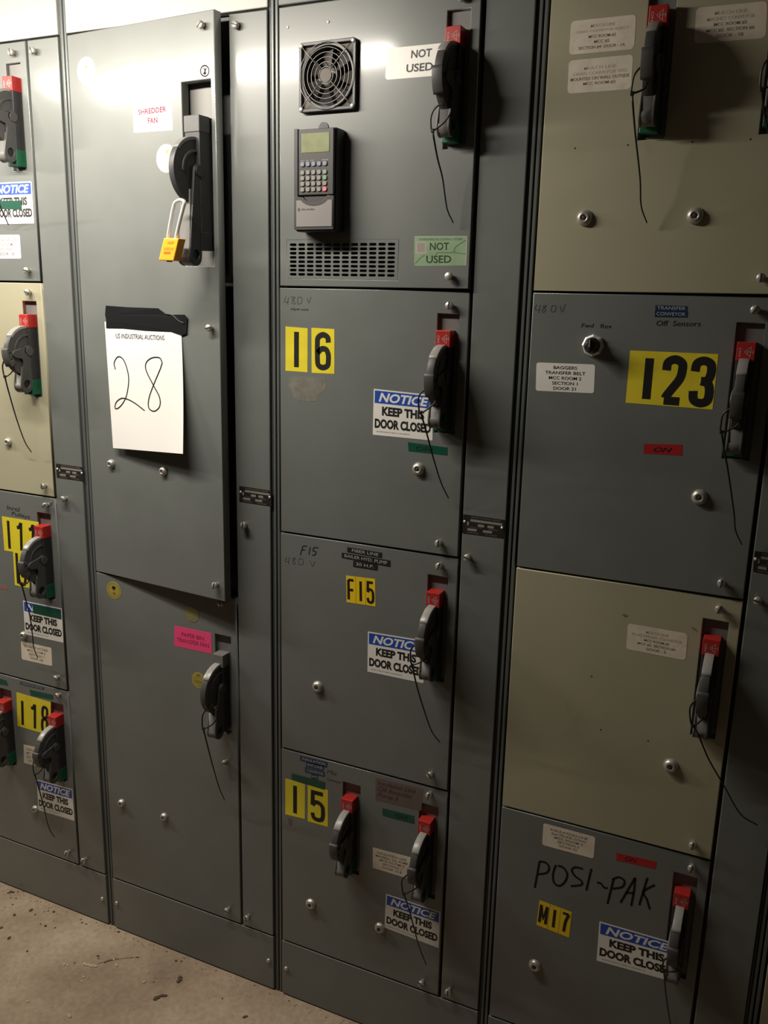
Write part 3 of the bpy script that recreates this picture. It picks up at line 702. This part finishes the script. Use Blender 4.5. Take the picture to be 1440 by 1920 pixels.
for qd, tx in (([(562.8,1416.7),(614.4,1429.4),(613,1439.4),(563,1425.6)],'INSULATION'),([(574.4,1427.8),(607.8,1435.6),(606.7,1446),(574,1437)],'INCLINE'),([(572,1438),(609,1447.8),(609,1456.7),(571.7,1447.8)],'CONVEYOR'),([(584,1450.5),(596.7,1454),(596,1462),(584,1459)],'#2')):
    sticker(u, u.e, 'embossed_label', qd, 'dymoblue', [('T',tx,(.08,.22,.93,.75),'emboss')], 'blue embossed tape reading '+tx)
sticker(u, u.e, 'label_sticker', [(704,1457),(793,1479),(790,1520),(704,1500)], 'redpaper', [('T','Insulation Line',(.05,.1,.85,.3),'redink',dict(shear=.3)),('T','Oil Booster',(.05,.36,.8,.56),'redink',dict(shear=.3)),('T','Pump 2',(.05,.62,.5,.86),'redink',dict(shear=.3))], 'faded reddish label with handwriting')
sticker(u, u.e, 'green_tape', [(716.7,1515),(777,1530),(777,1545),(717.8,1529.4)], 'greentape', [('T','OFF',(.4,.25,.8,.8),'ink',dict(shear=.2))], 'dark green tape strip left of the right handle')
sticker(u, u.e, 'label_sticker', [(699,1589),(771,1608),(771,1649),(699,1627)], 'aged', lines([('INSULATION LINE','inkfade',.9),('MINERAL OIL PUMP','inkfade',1.),('MCC ROOM 2','inkfade',.75),('SECTION 1','inkfade',.6),('DOOR 15 B','inkfade',.6)]), 'yellowed typed label touching the right handle')
notice(u, u.e, [(724,1676),(826,1710),(822.5,1777.5),(721,1739)])
written(u, u.e, [(613,1442),(632,1447),(632,1455),(613,1450)], 'Mix', 'pencil'); written(u, u.e, [(613,1457),(641,1464),(641,1472),(613,1465)], 'Conveyor', 'pencil')
blob_mark(u, [(540,1533),(548,1535),(547,1549),(541,1545)][::-1], 'redpaper', 'small rusty smudge below the number stickers')

# ---- section 4
u = unit(4, GZ[3], U_H, 'beige', 'beige unit at top right with two switch handles and three typed labels', slots=((0.345,.042),(0.166,.042)))
E1 = u
button(u, u.e, 1095, 408, 1.05); button(u, u.e, 1303, 404, 1.05); latch(u, u.e, 1427, 521, 0)
typed = lambda a: lines(a, v0=.12, v1=.92)
sticker(u, u.e, 'label_sticker', [(1071,40),(1193,27),(1189,92),(1067,103)], 'aged', typed([('MULCH LINE','inkpale',.45),('DRAG CONVEYOR REJECT','inkpale',.95),('MCC ROOM #2','inkfade',.5),('MCC #2','inkfade',.28),('SECTION #4  DOOR - 1A','inkfade',.85)]), 'upper cream typed label left of the handle', r=.006)
sticker(u, u.e, 'label_sticker', [(1066.7,114),(1187.5,102),(1183,167),(1064,176)], 'aged', lines([('MULCH LINE','inkpale',.55),('DRAG CONVEYOR VFD','inkpale',.9),('MOUNTED ON WALL OUTSIDE','inkfade',1.),('MCC ROOM #2','inkfade',.55)], v0=.2, v1=.82, u0=.04, u1=.96), 'lower cream typed label reading mounted on wall outside', r=.006)
sticker(u, u.e, 'label_sticker', [(1306,14.6),(1439,2),(1436,71),(1301,82)], 'aged', typed([('MULCH LINE','inkpale',.55),('MAGNET CONVEYOR','inkpale',.8),('MCC ROOM #2','inkfade',.55),('MCC #2  SECTION #6','inkfade',.8),('DOOR - 1B','inkfade',.45)]), 'cream typed label right of the handle reading DOOR - 1B', r=.006)
for x, y in ((1078,278),(1177,272),(1298,266),(1407,261)): 
    xx, zz = u.hit(x, y); o = mesh_obj('pin_hole', curve_plate('pin_hole', circle(xx, zz, .0014, 8), [], .0003), u.e, 'slot')
u = unit(4, GZ[2], U_H, 'gray', 'gray unit with large yellow 123 sticker and black selector knob')
E2 = u
latch(u, u.e, 1416, 581, .5); latch(u, u.e, 1353, 1094, .1); button(u, u.e, 1311, 933, 1.05)
number(u, u.e, [(1181.7,657),(1347,664),(1336,768),(1173,755)], 'I23', wd=.0138, vpad=(.13,.90), hw=.27, cells=(.07,.03,.02), label='large yellow sticker reading 123', seams=False)
sticker(u, u.e, 'label_sticker', [(1006,679.5),(1116,683.5),(1113.6,737.5),(1004.5,732.5)], 'white', lines([('BAGGERS','ink',.48),('TRANSFER BELT','ink',.82),('MCC ROOM 2','ink',.66),('SECTION 1','ink',.52),('DOOR 21','ink',.46)], v0=.06, v1=.97, bold=.012), 'white typed label reading BAGGERS TRANSFER BELT', r=.004)
sticker(u, u.e, 'embossed_label', [(1229,572),(1289,574),(1289,584),(1228.6,583)], 'dymoblue', [('T','TRANSFER',(.06,.15,.94,.75),'emboss')], 'blue embossed tape reading TRANSFER')
sticker(u, u.e, 'embossed_label', [(1228,583),(1289,584.5),(1288.5,595),(1227.6,594)], 'dymoblue', [('T','CONVEYOR',(.06,.15,.94,.75),'emboss')], 'blue embossed tape reading CONVEYOR', out=.0002)
sticker(u, u.e, 'red_tape', [(1207.5,832),(1279.4,834),(1279,854.4),(1206.7,850)], 'redtape', [('T','ON',(.26,.3,.74,.78),'ink',dict(shear=.35,bold=.01))], 'red tape strip lettered ON')
written(u, u.e, [(1231,601),(1314,602),(1314,612),(1231,611)], 'Off  Sensors', 'marker', .2, 'small handwriting reading Off Sensors')
written(u, u.e, [(1090,606),(1147,608),(1147,616),(1090,614)], 'Fwd   Rev', 'marker', .2, 'small handwriting reading Fwd Rev')
scribble(u, u.e, [[(1006,571),(1003,580),(1011,581)],[(1013,572),(1010,587)],[(1025,573),(1018,574),(1023,581),(1018,586),(1017,581),(1025,573)],[(1035,573),(1033,583),(1040,584),(1042,574),(1035,573)],[(1050,573),(1054,585),(1060,570)]], .0014, 'pencil', 'faint handwritten 480 V')
x, z = u.hit(1110, 648, .012)
kn = mesh_obj('selector_switch', lathe_mesh('selector_switch', [(.0185,0),(.0185,.006),(.0150,.008),(.0150,.012)], 8, False), u.e, 'steel'); kn.location = (x, 0, z)
mesh_obj('knob', lathe_mesh('knob', [(.0135,.006),(.0135,.013),(.011,.016),(.009,.030),(.007,.031)], 20), kn, 'black')
mesh_obj('pointer', box_mesh('pointer', -.003, .003, -.034, -.014, -.010, .013, .0012), kn, 'black')
mesh_obj('pointer_line', box_mesh('pointer_line', -.0007, .0007, -.0346, -.0336, -.002, .011), kn, 'emboss')
u = unit(4, GZ[1], U_H, 'beige', 'beige unit at the right, below the 123 unit')
E3 = u
latch(u, u.e, 1349, 1143, .3); latch(u, u.e, 1299, 1586, .1); button(u, u.e, 1257, 1438, 1.05)
sticker(u, u.e, 'label_sticker', [(1177.7,1169),(1289.7,1188.5),(1285.5,1238.5),(1174,1216.7)], 'aged', typed([('MULCH LINE','inkpale',.45),('PLUG FEEDER CONVEYOR','inkpale',1.),('MCC ROOM #2','inkfade',.5),('MCC #2  SECTION #4','inkfade',.75),('DOOR - 3','inkfade',.38)]), 'worn cream typed label left of the handle', r=.005)
for x, y in ((1109,1268),(1126,1368),(1215,1389)):
    xx, zz = u.hit(x, y); mesh_obj('pin_hole', curve_plate('pin_hole', circle(xx, zz, .0014, 8), [], .0003), u.e, 'slot')
blob_mark(u, [(1165,1152),(1172,1151),(1178,1155),(1172,1158)][::-1], 'inkfade', 'small dark smudge above the label')
blob_mark(u, [(1296,1175),(1303,1178),(1309,1184),(1300,1181)][::-1], 'inkfade', 'small dark scuff beside the slot')
u = unit(4, GZ[0], U_H, 'gray', 'gray bottom unit with handwritten POSI-PAK and yellow M17 stickers')
E4 = u
latch(u, u.e, 1297, 1629, .2); button(u, u.e, 1002, 1813, 1.05)
number(u, u.e, [(1011.7,1688),(1072,1710.5),(1067,1758),(1005.8,1734)], 'MI7', 'amber', .0058, label='small yellow stickers reading M17', vpad=(.14,.84), hw=.28, seams=True)
sticker(u, u.e, 'label_sticker', [(1019,1543.5),(1116.4,1569.7),(1113,1610),(1016.6,1584)], 'aged', lines([('INSULATION LINE','inkfade',.85),('2nd TRUCK CONV','inkfade',.8),('MCC ROOM 2','inkfade',.65),('SECTION 2','inkfade',.5),('DOOR 23','inkfade',.4)]), 'worn cream typed label above POSI-PAK', r=.004)
sticker(u, u.e, 'red_tape', [(1156,1599),(1231,1615),(1229,1629),(1155,1613)], 'redtape', [('T','ON',(.22,.2,.52,.75),'ink',dict(shear=.35))], 'red tape strip lettered ON')
cp = lambda L: [(1000+a/5.54, 1530+b_/5.54) for a, b_ in L]
scribble(u, u.e, [cp(s_) for s_ in ([(65,470),(15,745)],[(65,470),(130,485),(165,540),(135,590),(50,605)],[(235,508),(205,600),(215,690),(270,725),(330,680),(352,600),(310,535),(255,515)],
    [(515,550),(440,532),(400,560),(430,620),(500,675),(495,715),(390,728)],[(603,548),(550,772)],[(660,690),(700,700),(735,742),(772,748)],[(835,650),(770,912)],[(820,660),(885,635),(945,672),(925,735),(825,755)],
    [(1058,640),(905,900)],[(1058,640),(1045,780),(1015,935)],[(960,795),(1045,800)],[(1185,640),(1100,925)],[(1262,715),(1145,785),(1180,870),(1210,970)])], .0042, 'marker', 'large black handwriting reading POSI-PAK')
notice(u, u.e, [(1124,1727.5),(1267,1769),(1266,1842),(1118.6,1801)])

# ---- section 5 (only its corner is in view)
u = unit(5, GZ[0], U_H, 'beige', 'beige bottom unit cut off by the right edge')


# ------------------------------------------------------------------ drive keypad (clipped to the drive door)
F = D1; OUTK = 0.040
k0 = F.hit(551, 242, OUTK); k1 = F.hit(626.5, 433, OUTK)
KX0, KZ1, KX1, KZ0 = k0[0], k0[1], k1[0], k1[1]
kw, kh = KX1-KX0, KZ1-KZ0
loc = F.O+F.ex*KX0+Vector((0,0,KZ0))
kp = thing('drive_keypad', 'dark handheld keypad with display, clipped on the drive door below the fan', 'keypad', loc, -math.radians(1.1))
FK = Face(kp, loc, math.radians(1.1))
def kuv(u0, v0, u1, v1): return (kw*u0, kh*(1-v1), kw*u1, kh*(1-v0))
mesh_obj('holder', box_mesh('holder', 0, kw, -0.034, -0.0003, 0, kh, 0.003), kp, 'black')
mesh_obj('side_rail', box_mesh('side_rail', 0, kw*.10, -0.040, -0.033, kh*.02, kh, 0.0012), kp, 'dark')
mesh_obj('thumb_tab', curve_plate('thumb_tab', circle(kw*.62, kh+.001, .0105, 18, 0, math.pi), [], .003, .0004), kp, 'dark').location = (0, -0.022, 0)
x0, z0, x1, z1 = kuv(.12, .01, .97, .645)
mesh_obj('handset', box_mesh('handset', x0, x1, -0.0405, -0.033, z0, z1, 0.0012), kp, 'brownplastic')
x0, z0, x1, z1 = kuv(.20, .05, .87, .235)
sc_ = mesh_obj('display', box_mesh('display', x0, x1, -0.0412, -0.0404, z0, z1, .0003), kp, 'lcd'); sc_['label'] = 'olive green liquid crystal display'
cols = (.225, .36, .495, .63, .77); rows = (.345, .425, .480, .535, .590)
for j, v in enumerate(rows):
    for i, uu in enumerate(cols):
        r = 0.0043
        m_ = 'keyblue' if j == 0 else ('keygreen' if i == 4 and j in (1, 2) else ('keyred' if i == 4 and j == 4 else 'key'))
        cx, cz = kw*uu, kh*(1-v)
        me = curve_plate('key', rect(cx-r, cz-r*.88, cx+r, cz+r*.88, r*.6, 3), [], .0022, .0005)
        o = mesh_obj('key', me, kp, m_); o.location = (0, -0.0403, 0)
        if m_ == 'keyred': o['label'] = 'red stop key'
        if m_ == 'keygreen': o['label'] = 'greenish key'
        if m_ == 'keyblue': o['label'] = 'bluish function key'
qk = [(0,kh),(kw,kh),(kw,0),(0,0)]
print_on(kp, qk, [('T','ALT   SEL   ESC',(.18,.305,.5,.315),'emboss'),('T','ENTER',(.7,.305,.85,.315),'emboss')], .0407, 'key_legend')
# cover with round finger notch
x0, z0, x1, z1 = kuv(.03, .655, .98, .985)
nr = kw*.30; cxn = kw*.52
pts = [(x0,z0),(x1,z0),(x1,z1)]+[(cxn+nr*math.cos(a), z1+.003-nr*.58*math.sin(a)) for a in [math.radians(t) for t in range(8, 173, 11)]]+[(x0,z1)]
mesh_obj('cover_rim', curve_plate('cover_rim', pts, [], .007, .0008), kp, 'dark').location = (0, -0.0335, 0)
x0, z0, x1, z1 = kuv(.07, .695, .95, .955)
nr2 = nr+.006
pts = [(x0,z0),(x1,z0),(x1,z1)]+[(cxn+nr2*math.cos(a), z1+.009-nr2*.62*math.sin(a)) for a in [math.radians(t) for t in range(27, 154, 9)]]+[(x0,z1)]
cv = mesh_obj('front_cover', curve_plate('front_cover', pts, [], .0015, .0003), kp, 'silver'); cv.location = (0, -0.0402, 0); cv['label'] = 'silver gray lower cover with brand name'
print_on(cv, [(0,kh),(kw,kh),(kw,0),(0,0)], [('T','Allen-Bradley',(.20,.775,.53,.797),'ink'),('S',[(.14+.022*math.cos(a*.7), .786+.012*math.sin(a*.7)) for a in range(10)],'ink',.0012)], .0016)
mesh_obj('finger_notch', curve_plate('finger_notch', circle(cxn, kh*.345+.001, nr*.96, 18, math.pi, 2*math.pi, ry=nr*.55), [], .004, .0006), kp, 'brownplastic').location = (0, -0.0330, 0)

# ------------------------------------------------------------------ auction paper taped to the ajar door
F = UA
base = F.world(212, 840)
pe = thing('paper_sheet', 'white paper sheet numbered 28 taped to the ajar door with black tape', 'paper sign', base, -TH)
FP = Face(pe, base, TH)
base_off = (base-F.O).dot(F.n)
def pout(u_, v_): return 0.0012+0.006*v_+0.022*(v_**2.2)*(0.15+0.85*u_)+0.004*math.sin(u_*3.1)*v_+(0.006*max(0, u_-.8)*v_*5)
TL, TR, BR, BL = (196,603), (340,622), (343,851), (212,840)
def ppx(u_, v_):
    a = (TL[0]*(1-u_)+TR[0]*u_, TL[1]*(1-u_)+TR[1]*u_); b_ = (BL[0]*(1-u_)+BR[0]*u_, BL[1]*(1-u_)+BR[1]*u_)
    bow = 5*math.sin(math.pi*v_)*(u_-0.0)*0.4
    return (a[0]*(1-v_)+b_[0]*v_+bow, a[1]*(1-v_)+b_[1]*v_)
def ppt(u_, v_, lift=0.0):
    px, py = ppx(u_, v_); o_ = pout(u_, v_)+lift; x, z = FP.hit(px, py, o_); return (x, -o_, z)
nu, nv = 12, 18; vs = [ppt(i/nu, j/nv) for j in range(nv+1) for i in range(nu+1)]
fs = [(j*(nu+1)+i, (j+1)*(nu+1)+i, (j+1)*(nu+1)+i+1, j*(nu+1)+i+1) for j in range(nv) for i in range(nu)]
me = from_data('sheet', vs, fs, True); mesh_obj('sheet', me, pe, 'paper')
def on_paper(px, py, lift):
    # invert the pixel mapping by a few Newton-like steps
    u_, v_ = .5, .5
    for _ in range(30):
        cx, cy = ppx(u_, v_); u_ += (px-cx)/145.0; v_ += (py-cy)/235.0
    return u_, v_
def paper_strokes(strokes, wd):
    parts = []
    for st in strokes:
        pts = catmull([(*on_paper(x, y, 0), 0) for x, y in st], 5)
        P3 = [Vector(ppt(p.x, p.y, 0.0005)) for p in pts]; n = len(P3); vs, fs = [], []
        for i, p in enumerate(P3):
            t = (P3[min(i+1, n-1)]-P3[max(i-1, 0)]).normalized(); s_ = Vector((-t.z, 0, t.x)).normalized()*wd/2
            vs += [p+s_, p-s_]
        parts.append((vs, [(2*i, 2*i+1, 2*i+3, 2*i+2) for i in range(n-1)]))
    return parts
num = [[(216,692.5),(214,680),(221,669),(231,674),(239,695),(241,717),(236,745),(225,762.5),(216,766),(217.5,755),(227.5,747),(240,749),(255,757.5),(271,770)],
       [(304,680),(299,671),(285,671),(274,680),(274,695),(287.5,722.5),(299,745),(299,762.5),(289,771),(279,765),(279,747.5),(287.5,722.5),(300,692.5),(304,680)]]
o = mesh_obj('handwritten_number', from_data('handwritten_number', *join_data(paper_strokes(num, .0026))), pe, 'marker'); o['label'] = 'large handwritten number 28'
tv, tf = text_data('US INDUSTRIAL AUCTIONS', 0.0, 0)
hq_ = [on_paper(x, y, 0) for x, y in ((217,625),(308,629),(308,638),(217,634))]
o = mesh_obj('printed_text', from_data('printed_text', [ppt(*bil(hq_, a, b_), 0.0005) for a, b_ in tv], tf), pe, 'ink'); o['label'] = 'printed line US INDUSTRIAL AUCTIONS'
tape = [(198.5,573),(240,576),(297,578),(312,590),(347,590),(351,596),(350,625),(341,629),(320,622),(272,620),(230,616),(199,615),(199,600),(197,590)][::-1]
me = curve_plate('black_tape', [FP.hit(x, y, .0025) for x, y in tape], [], .0006); 
for v in me.vertices: v.co.y -= 0.0022+0.0012*math.sin(v.co.x*90)*0.5
o = mesh_obj('black_tape', me, pe, 'blacktape'); o['label'] = 'torn strip of black tape across the top of the sheet'
fold = tube_data(catmull([Vector((FP.hit(x, y, .0045)[0], -.0035, FP.hit(x, y, .0045)[1])) for x, y in ((309,588),(322,591),(330,598),(338,604),(345,606))], 4), .0014, 6)
mesh_obj('tape_fold', from_data('tape_fold', *fold, smooth=True), pe, 'blacktape')

# ------------------------------------------------------------------ padlock on the ajar door's handle
po = 0.094
F = UA
b0 = F.world(320, 490, po)
pl = thing('padlock', 'orange padlock with long steel shackle hanging from the shredder fan handle', 'padlock', b0, -TH)
FL = Face(pl, b0, TH); pn = (b0-F.O).dot(F.n)
def L(px, py, o_): x, z = FL.hit(px, py, o_); return Vector((x, -o_, z))
A_, B_, C_, D_ = L(307,446,0), L(335,447,0), L(325,489,0), L(297,488,0)
dep = 0.020
vs = [A_,B_,C_,D_]+[v+Vector((0,dep,0)) for v in (A_,B_,C_,D_)]
bm = bmesh.new(); bv = [bm.verts.new(v) for v in vs]
for f in ((0,3,2,1),(4,5,6,7),(0,1,5,4),(1,2,6,5),(2,3,7,6),(3,0,4,7)): bm.faces.new([bv[i] for i in f])
bmesh.ops.recalc_face_normals(bm, faces=bm.faces); bevel_mesh(bm, .0016)
me = bpy.data.meshes.new('lock_body'); bm.to_mesh(me); bm.free()
lb = mesh_obj('lock_body', me, pl, 'orange')
qp = [(A_.x,A_.z),(B_.x,B_.z),(C_.x,C_.z),(D_.x,D_.z)]
print_on(lb, qp, [('T','LOCKED OUT',(.2,.42,.85,.55),'orangeink'),('T','DANGER',(.35,.14,.75,.27),'orangeink'),('R',(.25,.60,.7,.72),'orangeink')], 0.0)
mesh_obj('keyway', box_mesh('keyway', (C_.x+D_.x)/2-.004, (C_.x+D_.x)/2+.004, .006, .014, C_.z-.0015, C_.z+.002), pl, 'slot')
bk = 0.010
P1 = L(314,446,-bk); P2 = L(329,446,-bk); Q1 = L(326,386,-bk); Q2 = L(344,388,-bk)
top = [Q1, L(331,378,-bk), L(339,375,-bk), L(346,379,-bk), Q2]
path = catmull([P1-Vector((0,0,.004)), (P1+Q1)/2]+top+[(P2+Q2)/2, P2-Vector((0,0,.004))], 5)
mesh_obj('shackle', from_data('shackle', *tube_data(path, .0035, 10), smooth=True), pl, 'steel')

# ------------------------------------------------------------------ cable ties
def tie(F, loop, head, tail, label, o_loop=.066, o_tail=.03, o_end=.012):
    hw = F.world(*head, o_loop)
    e = thing('cable_tie', label, 'cable tie', hw, 0, group='black cable ties looped through the switch handles')
    W_ = lambda p, o_: F.world(p[0], p[1], o_)-hw
    n = len(loop)
    lp = [W_(p, o_loop+(.0 if i < n*.5 else -.012*(i-n*.5)/n)) for i, p in enumerate(loop)]
    mesh_obj('loop', from_data('loop', *tube_data(catmull(lp, 5), .0016, 6), smooth=True), e, 'tie')
    nt_ = len(tail)
    tp = [Vector((0,0,0))]+[W_(p, o_loop+(o_end-o_loop)*((i+1)/nt_)**.8) for i, p in enumerate(tail)]
    mesh_obj('tail', from_data('tail', *tube_data(catmull(tp, 4), .0018, 6, r1=.0011), smooth=True), e, 'tie')
    me = box_mesh('head', -.0028, .0028, -.0022, .0022, -.0030, .0030, .0006)
    mesh_obj('head', me, e, 'tie')
tie(U1, [(-4,330),(-8,345),(-6,360)], (-5,366), [(0,385),(8,404),(16,422)], 'cable tie end at the left edge over the topmost notice sticker')
tie(U2, [(9,672),(5,685),(6,697),(9,706),(18,702),(25,693),(26,685)], (9,706), [(15,730),(30,782),(46,827),(59,848)], 'black cable tie hanging from the beige unit handle at the left edge')
tie(U3, [(38,1068),(36,1080),(40,1094),(50,1094),(55,1086),(52,1075)], (40,1094), [(48,1124),(57,1159),(62,1203),(64,1217),(71,1234)], 'black cable tie hanging from the I11 unit handle')
tie(U4, [(64,1424),(62,1438),(65,1452),(75,1447),(81,1438),(80,1428)], (65,1452), [(73,1479),(83,1516),(88,1540),(95,1559),(102,1569)], 'black cable tie hanging from the I18 unit handle')
tie(UB, [(398,1322),(390,1326),(380.6,1340),(379,1354),(381,1366),(396,1360),(406,1347),(407,1333),(400,1325)], (381,1366), [(392,1410),(400,1440),(411,1477),(421,1500)], 'black cable tie hanging from the paper bin fan handle')
tie(D1, [(832,196),(825,196),(814,205),(808,220),(808,237),(811,245),(830,232),(843,215),(846,205)], (811,245), [(820,295),(830,335),(838,390),(850,418)], 'black cable tie hanging from the drive unit handle')
tie(D2, [(800,727),(786,742),(785,762),(789,774),(803,766),(815,756),(818,748)], (789,774), [(800,812),(812,857),(827,905),(841,934)], 'black cable tie hanging across the notice sticker on the 16 unit')
tie(D3, [(784,1205),(771,1217),(770,1232),(773,1246),(790,1241),(800,1233)], (773,1247), [(780,1280),(792,1322),(809,1370),(825,1392)], 'black cable tie hanging across the notice sticker on the F15 unit')
tie(D4, [(767,1638),(754,1650),(754,1665),(757,1676),(770,1671),(784,1662),(783,1650)], (757,1676), [(766,1702),(775,1735),(785,1772),(799,1809)], 'black cable tie hanging from the right handle of the 15 unit')
tie(E1, [(1205,125),(1200,127),(1189,142),(1184,167),(1185,175),(1207,167),(1213,155)], (1185,175), [(1191,250),(1200,333),(1202,385),(1213,418)], 'long black cable tie on the left handle of the beige top right unit')
tie(E1, [(1445,108),(1434,118),(1427,139),(1427,167),(1445,160)], (1428,168), [(1434,215),(1443,260),(1450,300)], 'black cable tie at the right edge beside the DOOR - 1B label')
tie(E2, [(1375,763),(1357,775),(1352,794),(1353,810),(1376,802),(1391,788)], (1353,810), [(1358,846),(1365,883),(1376,960),(1379,994),(1391,1021)], 'long black cable tie hanging from the 123 unit handle')
tie(E3, [(1310,1308),(1295,1324),(1294,1346),(1300,1361),(1320,1346)], (1300,1361), [(1309,1377),(1329,1424),(1358,1474),(1388,1526),(1420,1547)], 'long curving black cable tie on the lower beige unit at the right')
tie(E4, [(1265,1790),(1260,1792),(1245,1801),(1245,1819),(1269,1821),(1276,1808)], (1245,1820), [(1249,1868),(1257,1920),(1262,1950)], 'black cable tie hanging from the POSI-PAK unit handle')

# ------------------------------------------------------------------ debris on the floor
def fhit(px, py):
    d = RM @ Vector(((px-720)/FPX, -(py-960)/FPX, -1.0)); return CAM_LOC+d*(-CAM_LOC.z/d.z)
M['debris'] = mat('dry_dirt_crumbs', (0.085, 0.055, 0.030), 0.9)
M['chip'] = mat('pale_concrete_chips', (0.42, 0.34, 0.24), 0.9)
def chunk(p, s, flat=.5, el=1.0, az=0.0):
    bm = bmesh.new(); bmesh.ops.create_icosphere(bm, subdivisions=1, radius=1.0)
    for v in bm.verts:
        v.co *= random.uniform(.65, 1.15); v.co = Vector((v.co.x*s*el, v.co.y*s, v.co.z*s*flat))
        v.co = Matrix.Rotation(az, 3, 'Z') @ v.co
    vs = [(p.x+v.co.x, p.y+v.co.y, max(0.0002, p.z+v.co.z+s*flat*.6)) for v in bm.verts]; fs = [tuple(v.index for v in f.verts) for f in bm.faces]
    bm.free(); return vs, fs
def crop(x, y): return (x/3, 1640+y/3)
dk = [(15,92,1.4),(60,98,4),(48,104,3),(75,100,3),(100,98,2.5),(62,130,2),(90,135,2),(70,170,2.4),(30,186,1.4),(82,228,4),(175,200,4),(198,226,2.5),(302,210,3.5),(270,205,2),(228,278,2),(255,290,3.5),(308,300,2),(8,300,3.5),(50,358,4),(152,432,3),(462,270,2.2),(485,278,2.5),(668,322,3),(550,458,3),(555,472,2.5),(1250,698,2.2),(865,605,2),(300,262,1.6),(590,494,3),(990,486,3),(1020,488,2.4),(130,95,2),(420,497,2)]
parts = [chunk(fhit(*crop(x, y)), s*.0011, .5, random.uniform(1, 1.8), random.uniform(0, 3)) for x, y, s in dk]
for _ in range(60):
    x, y = random.uniform(0, 640), random.uniform(1650, 1920); p = fhit(x, y)
    if p.y < -0.01: parts.append(chunk(p, random.uniform(.0006, .0014), .5))
for _ in range(160):
    x = random.uniform(0.0, 1.9); parts.append(chunk(Vector((x, -abs(random.gauss(0.004, .012))-.004, 0)), random.uniform(.0006, .0019), .5, random.uniform(1, 1.6), random.uniform(0, 3)))
o = mesh_obj('floor_dirt', from_data('floor_dirt', *join_data(parts)), None, 'debris'); o['kind'] = 'stuff'; o['label'] = 'scattered dark dirt crumbs on the concrete floor'; o['category'] = 'dirt'
ch = [(110,590,3),(390,798,5),(655,508,4.5),(810,605,4),(1102,735,2.4),(360,508,3.5),(380,512,3.5),(470,575,3),(460,600,3),(325,562,2),(805,515,3),(830,545,2.5),(640,478,2.5),(420,560,2),(1420,836,2),(155,715,3)]
parts = [chunk(fhit(*crop(x, y)), s*.0011, .4, random.uniform(1, 1.7), random.uniform(0, 3)) for x, y, s in ch]
for _ in range(40):
    p = fhit(random.uniform(0, 640), random.uniform(1660, 1920))
    if p.y < -0.01: parts.append(chunk(p, random.uniform(.0005, .0014), .4))
o = mesh_obj('floor_chips', from_data('floor_chips', *join_data(parts)), None, 'chip'); o['kind'] = 'stuff'; o['label'] = 'pale concrete chips scattered on the floor'; o['category'] = 'debris'
def strip_thing(pts, wd, h, label, m, nm='dirt_clump', cat='debris'):
    P3 = catmull([fhit(*crop(x, y)) for x, y in pts], 4); o0 = P3[0].copy()
    prt = []
    for i, p in enumerate(P3): prt.append(chunk(p-o0, wd*random.uniform(.6, 1.3), h, random.uniform(1.2, 2.0), random.uniform(-.4, .4)))
    o = mesh_obj(nm, from_data(nm, *join_data(prt)), None, m); o.location = (o0.x, o0.y, 0); o['label'] = label; o['category'] = cat
strip_thing([(868,705),(885,692),(905,684),(930,682)], .0042, .5, 'dark dead insect-like clump on the concrete floor', 'debris')
strip_thing([(555,500),(600,488),(640,478),(690,472),(740,468),(780,465)], .0020, .35, 'thin dark crack-like line of dirt on the floor', 'debris')
strip_thing([(478,505),(510,512),(538,515)], .0042, .4, 'pale flaked chip at the left end of the dirt line', 'chip')
strip_thing([(1000,605),(1010,592),(1016,578)], .0036, .6, 'brown curled scrap at the end of a thin twig', 'debris')
strip_thing([(860,583),(900,584),(950,583),(1000,582)], .0008, .8, 'thin pale twig lying on the concrete floor', 'debris', 'twig', 'twig')
strip_thing([(1368,806),(1380,800),(1390,796)], .0026, .5, 'small dark scrap on the floor near the bottom centre', 'debris')
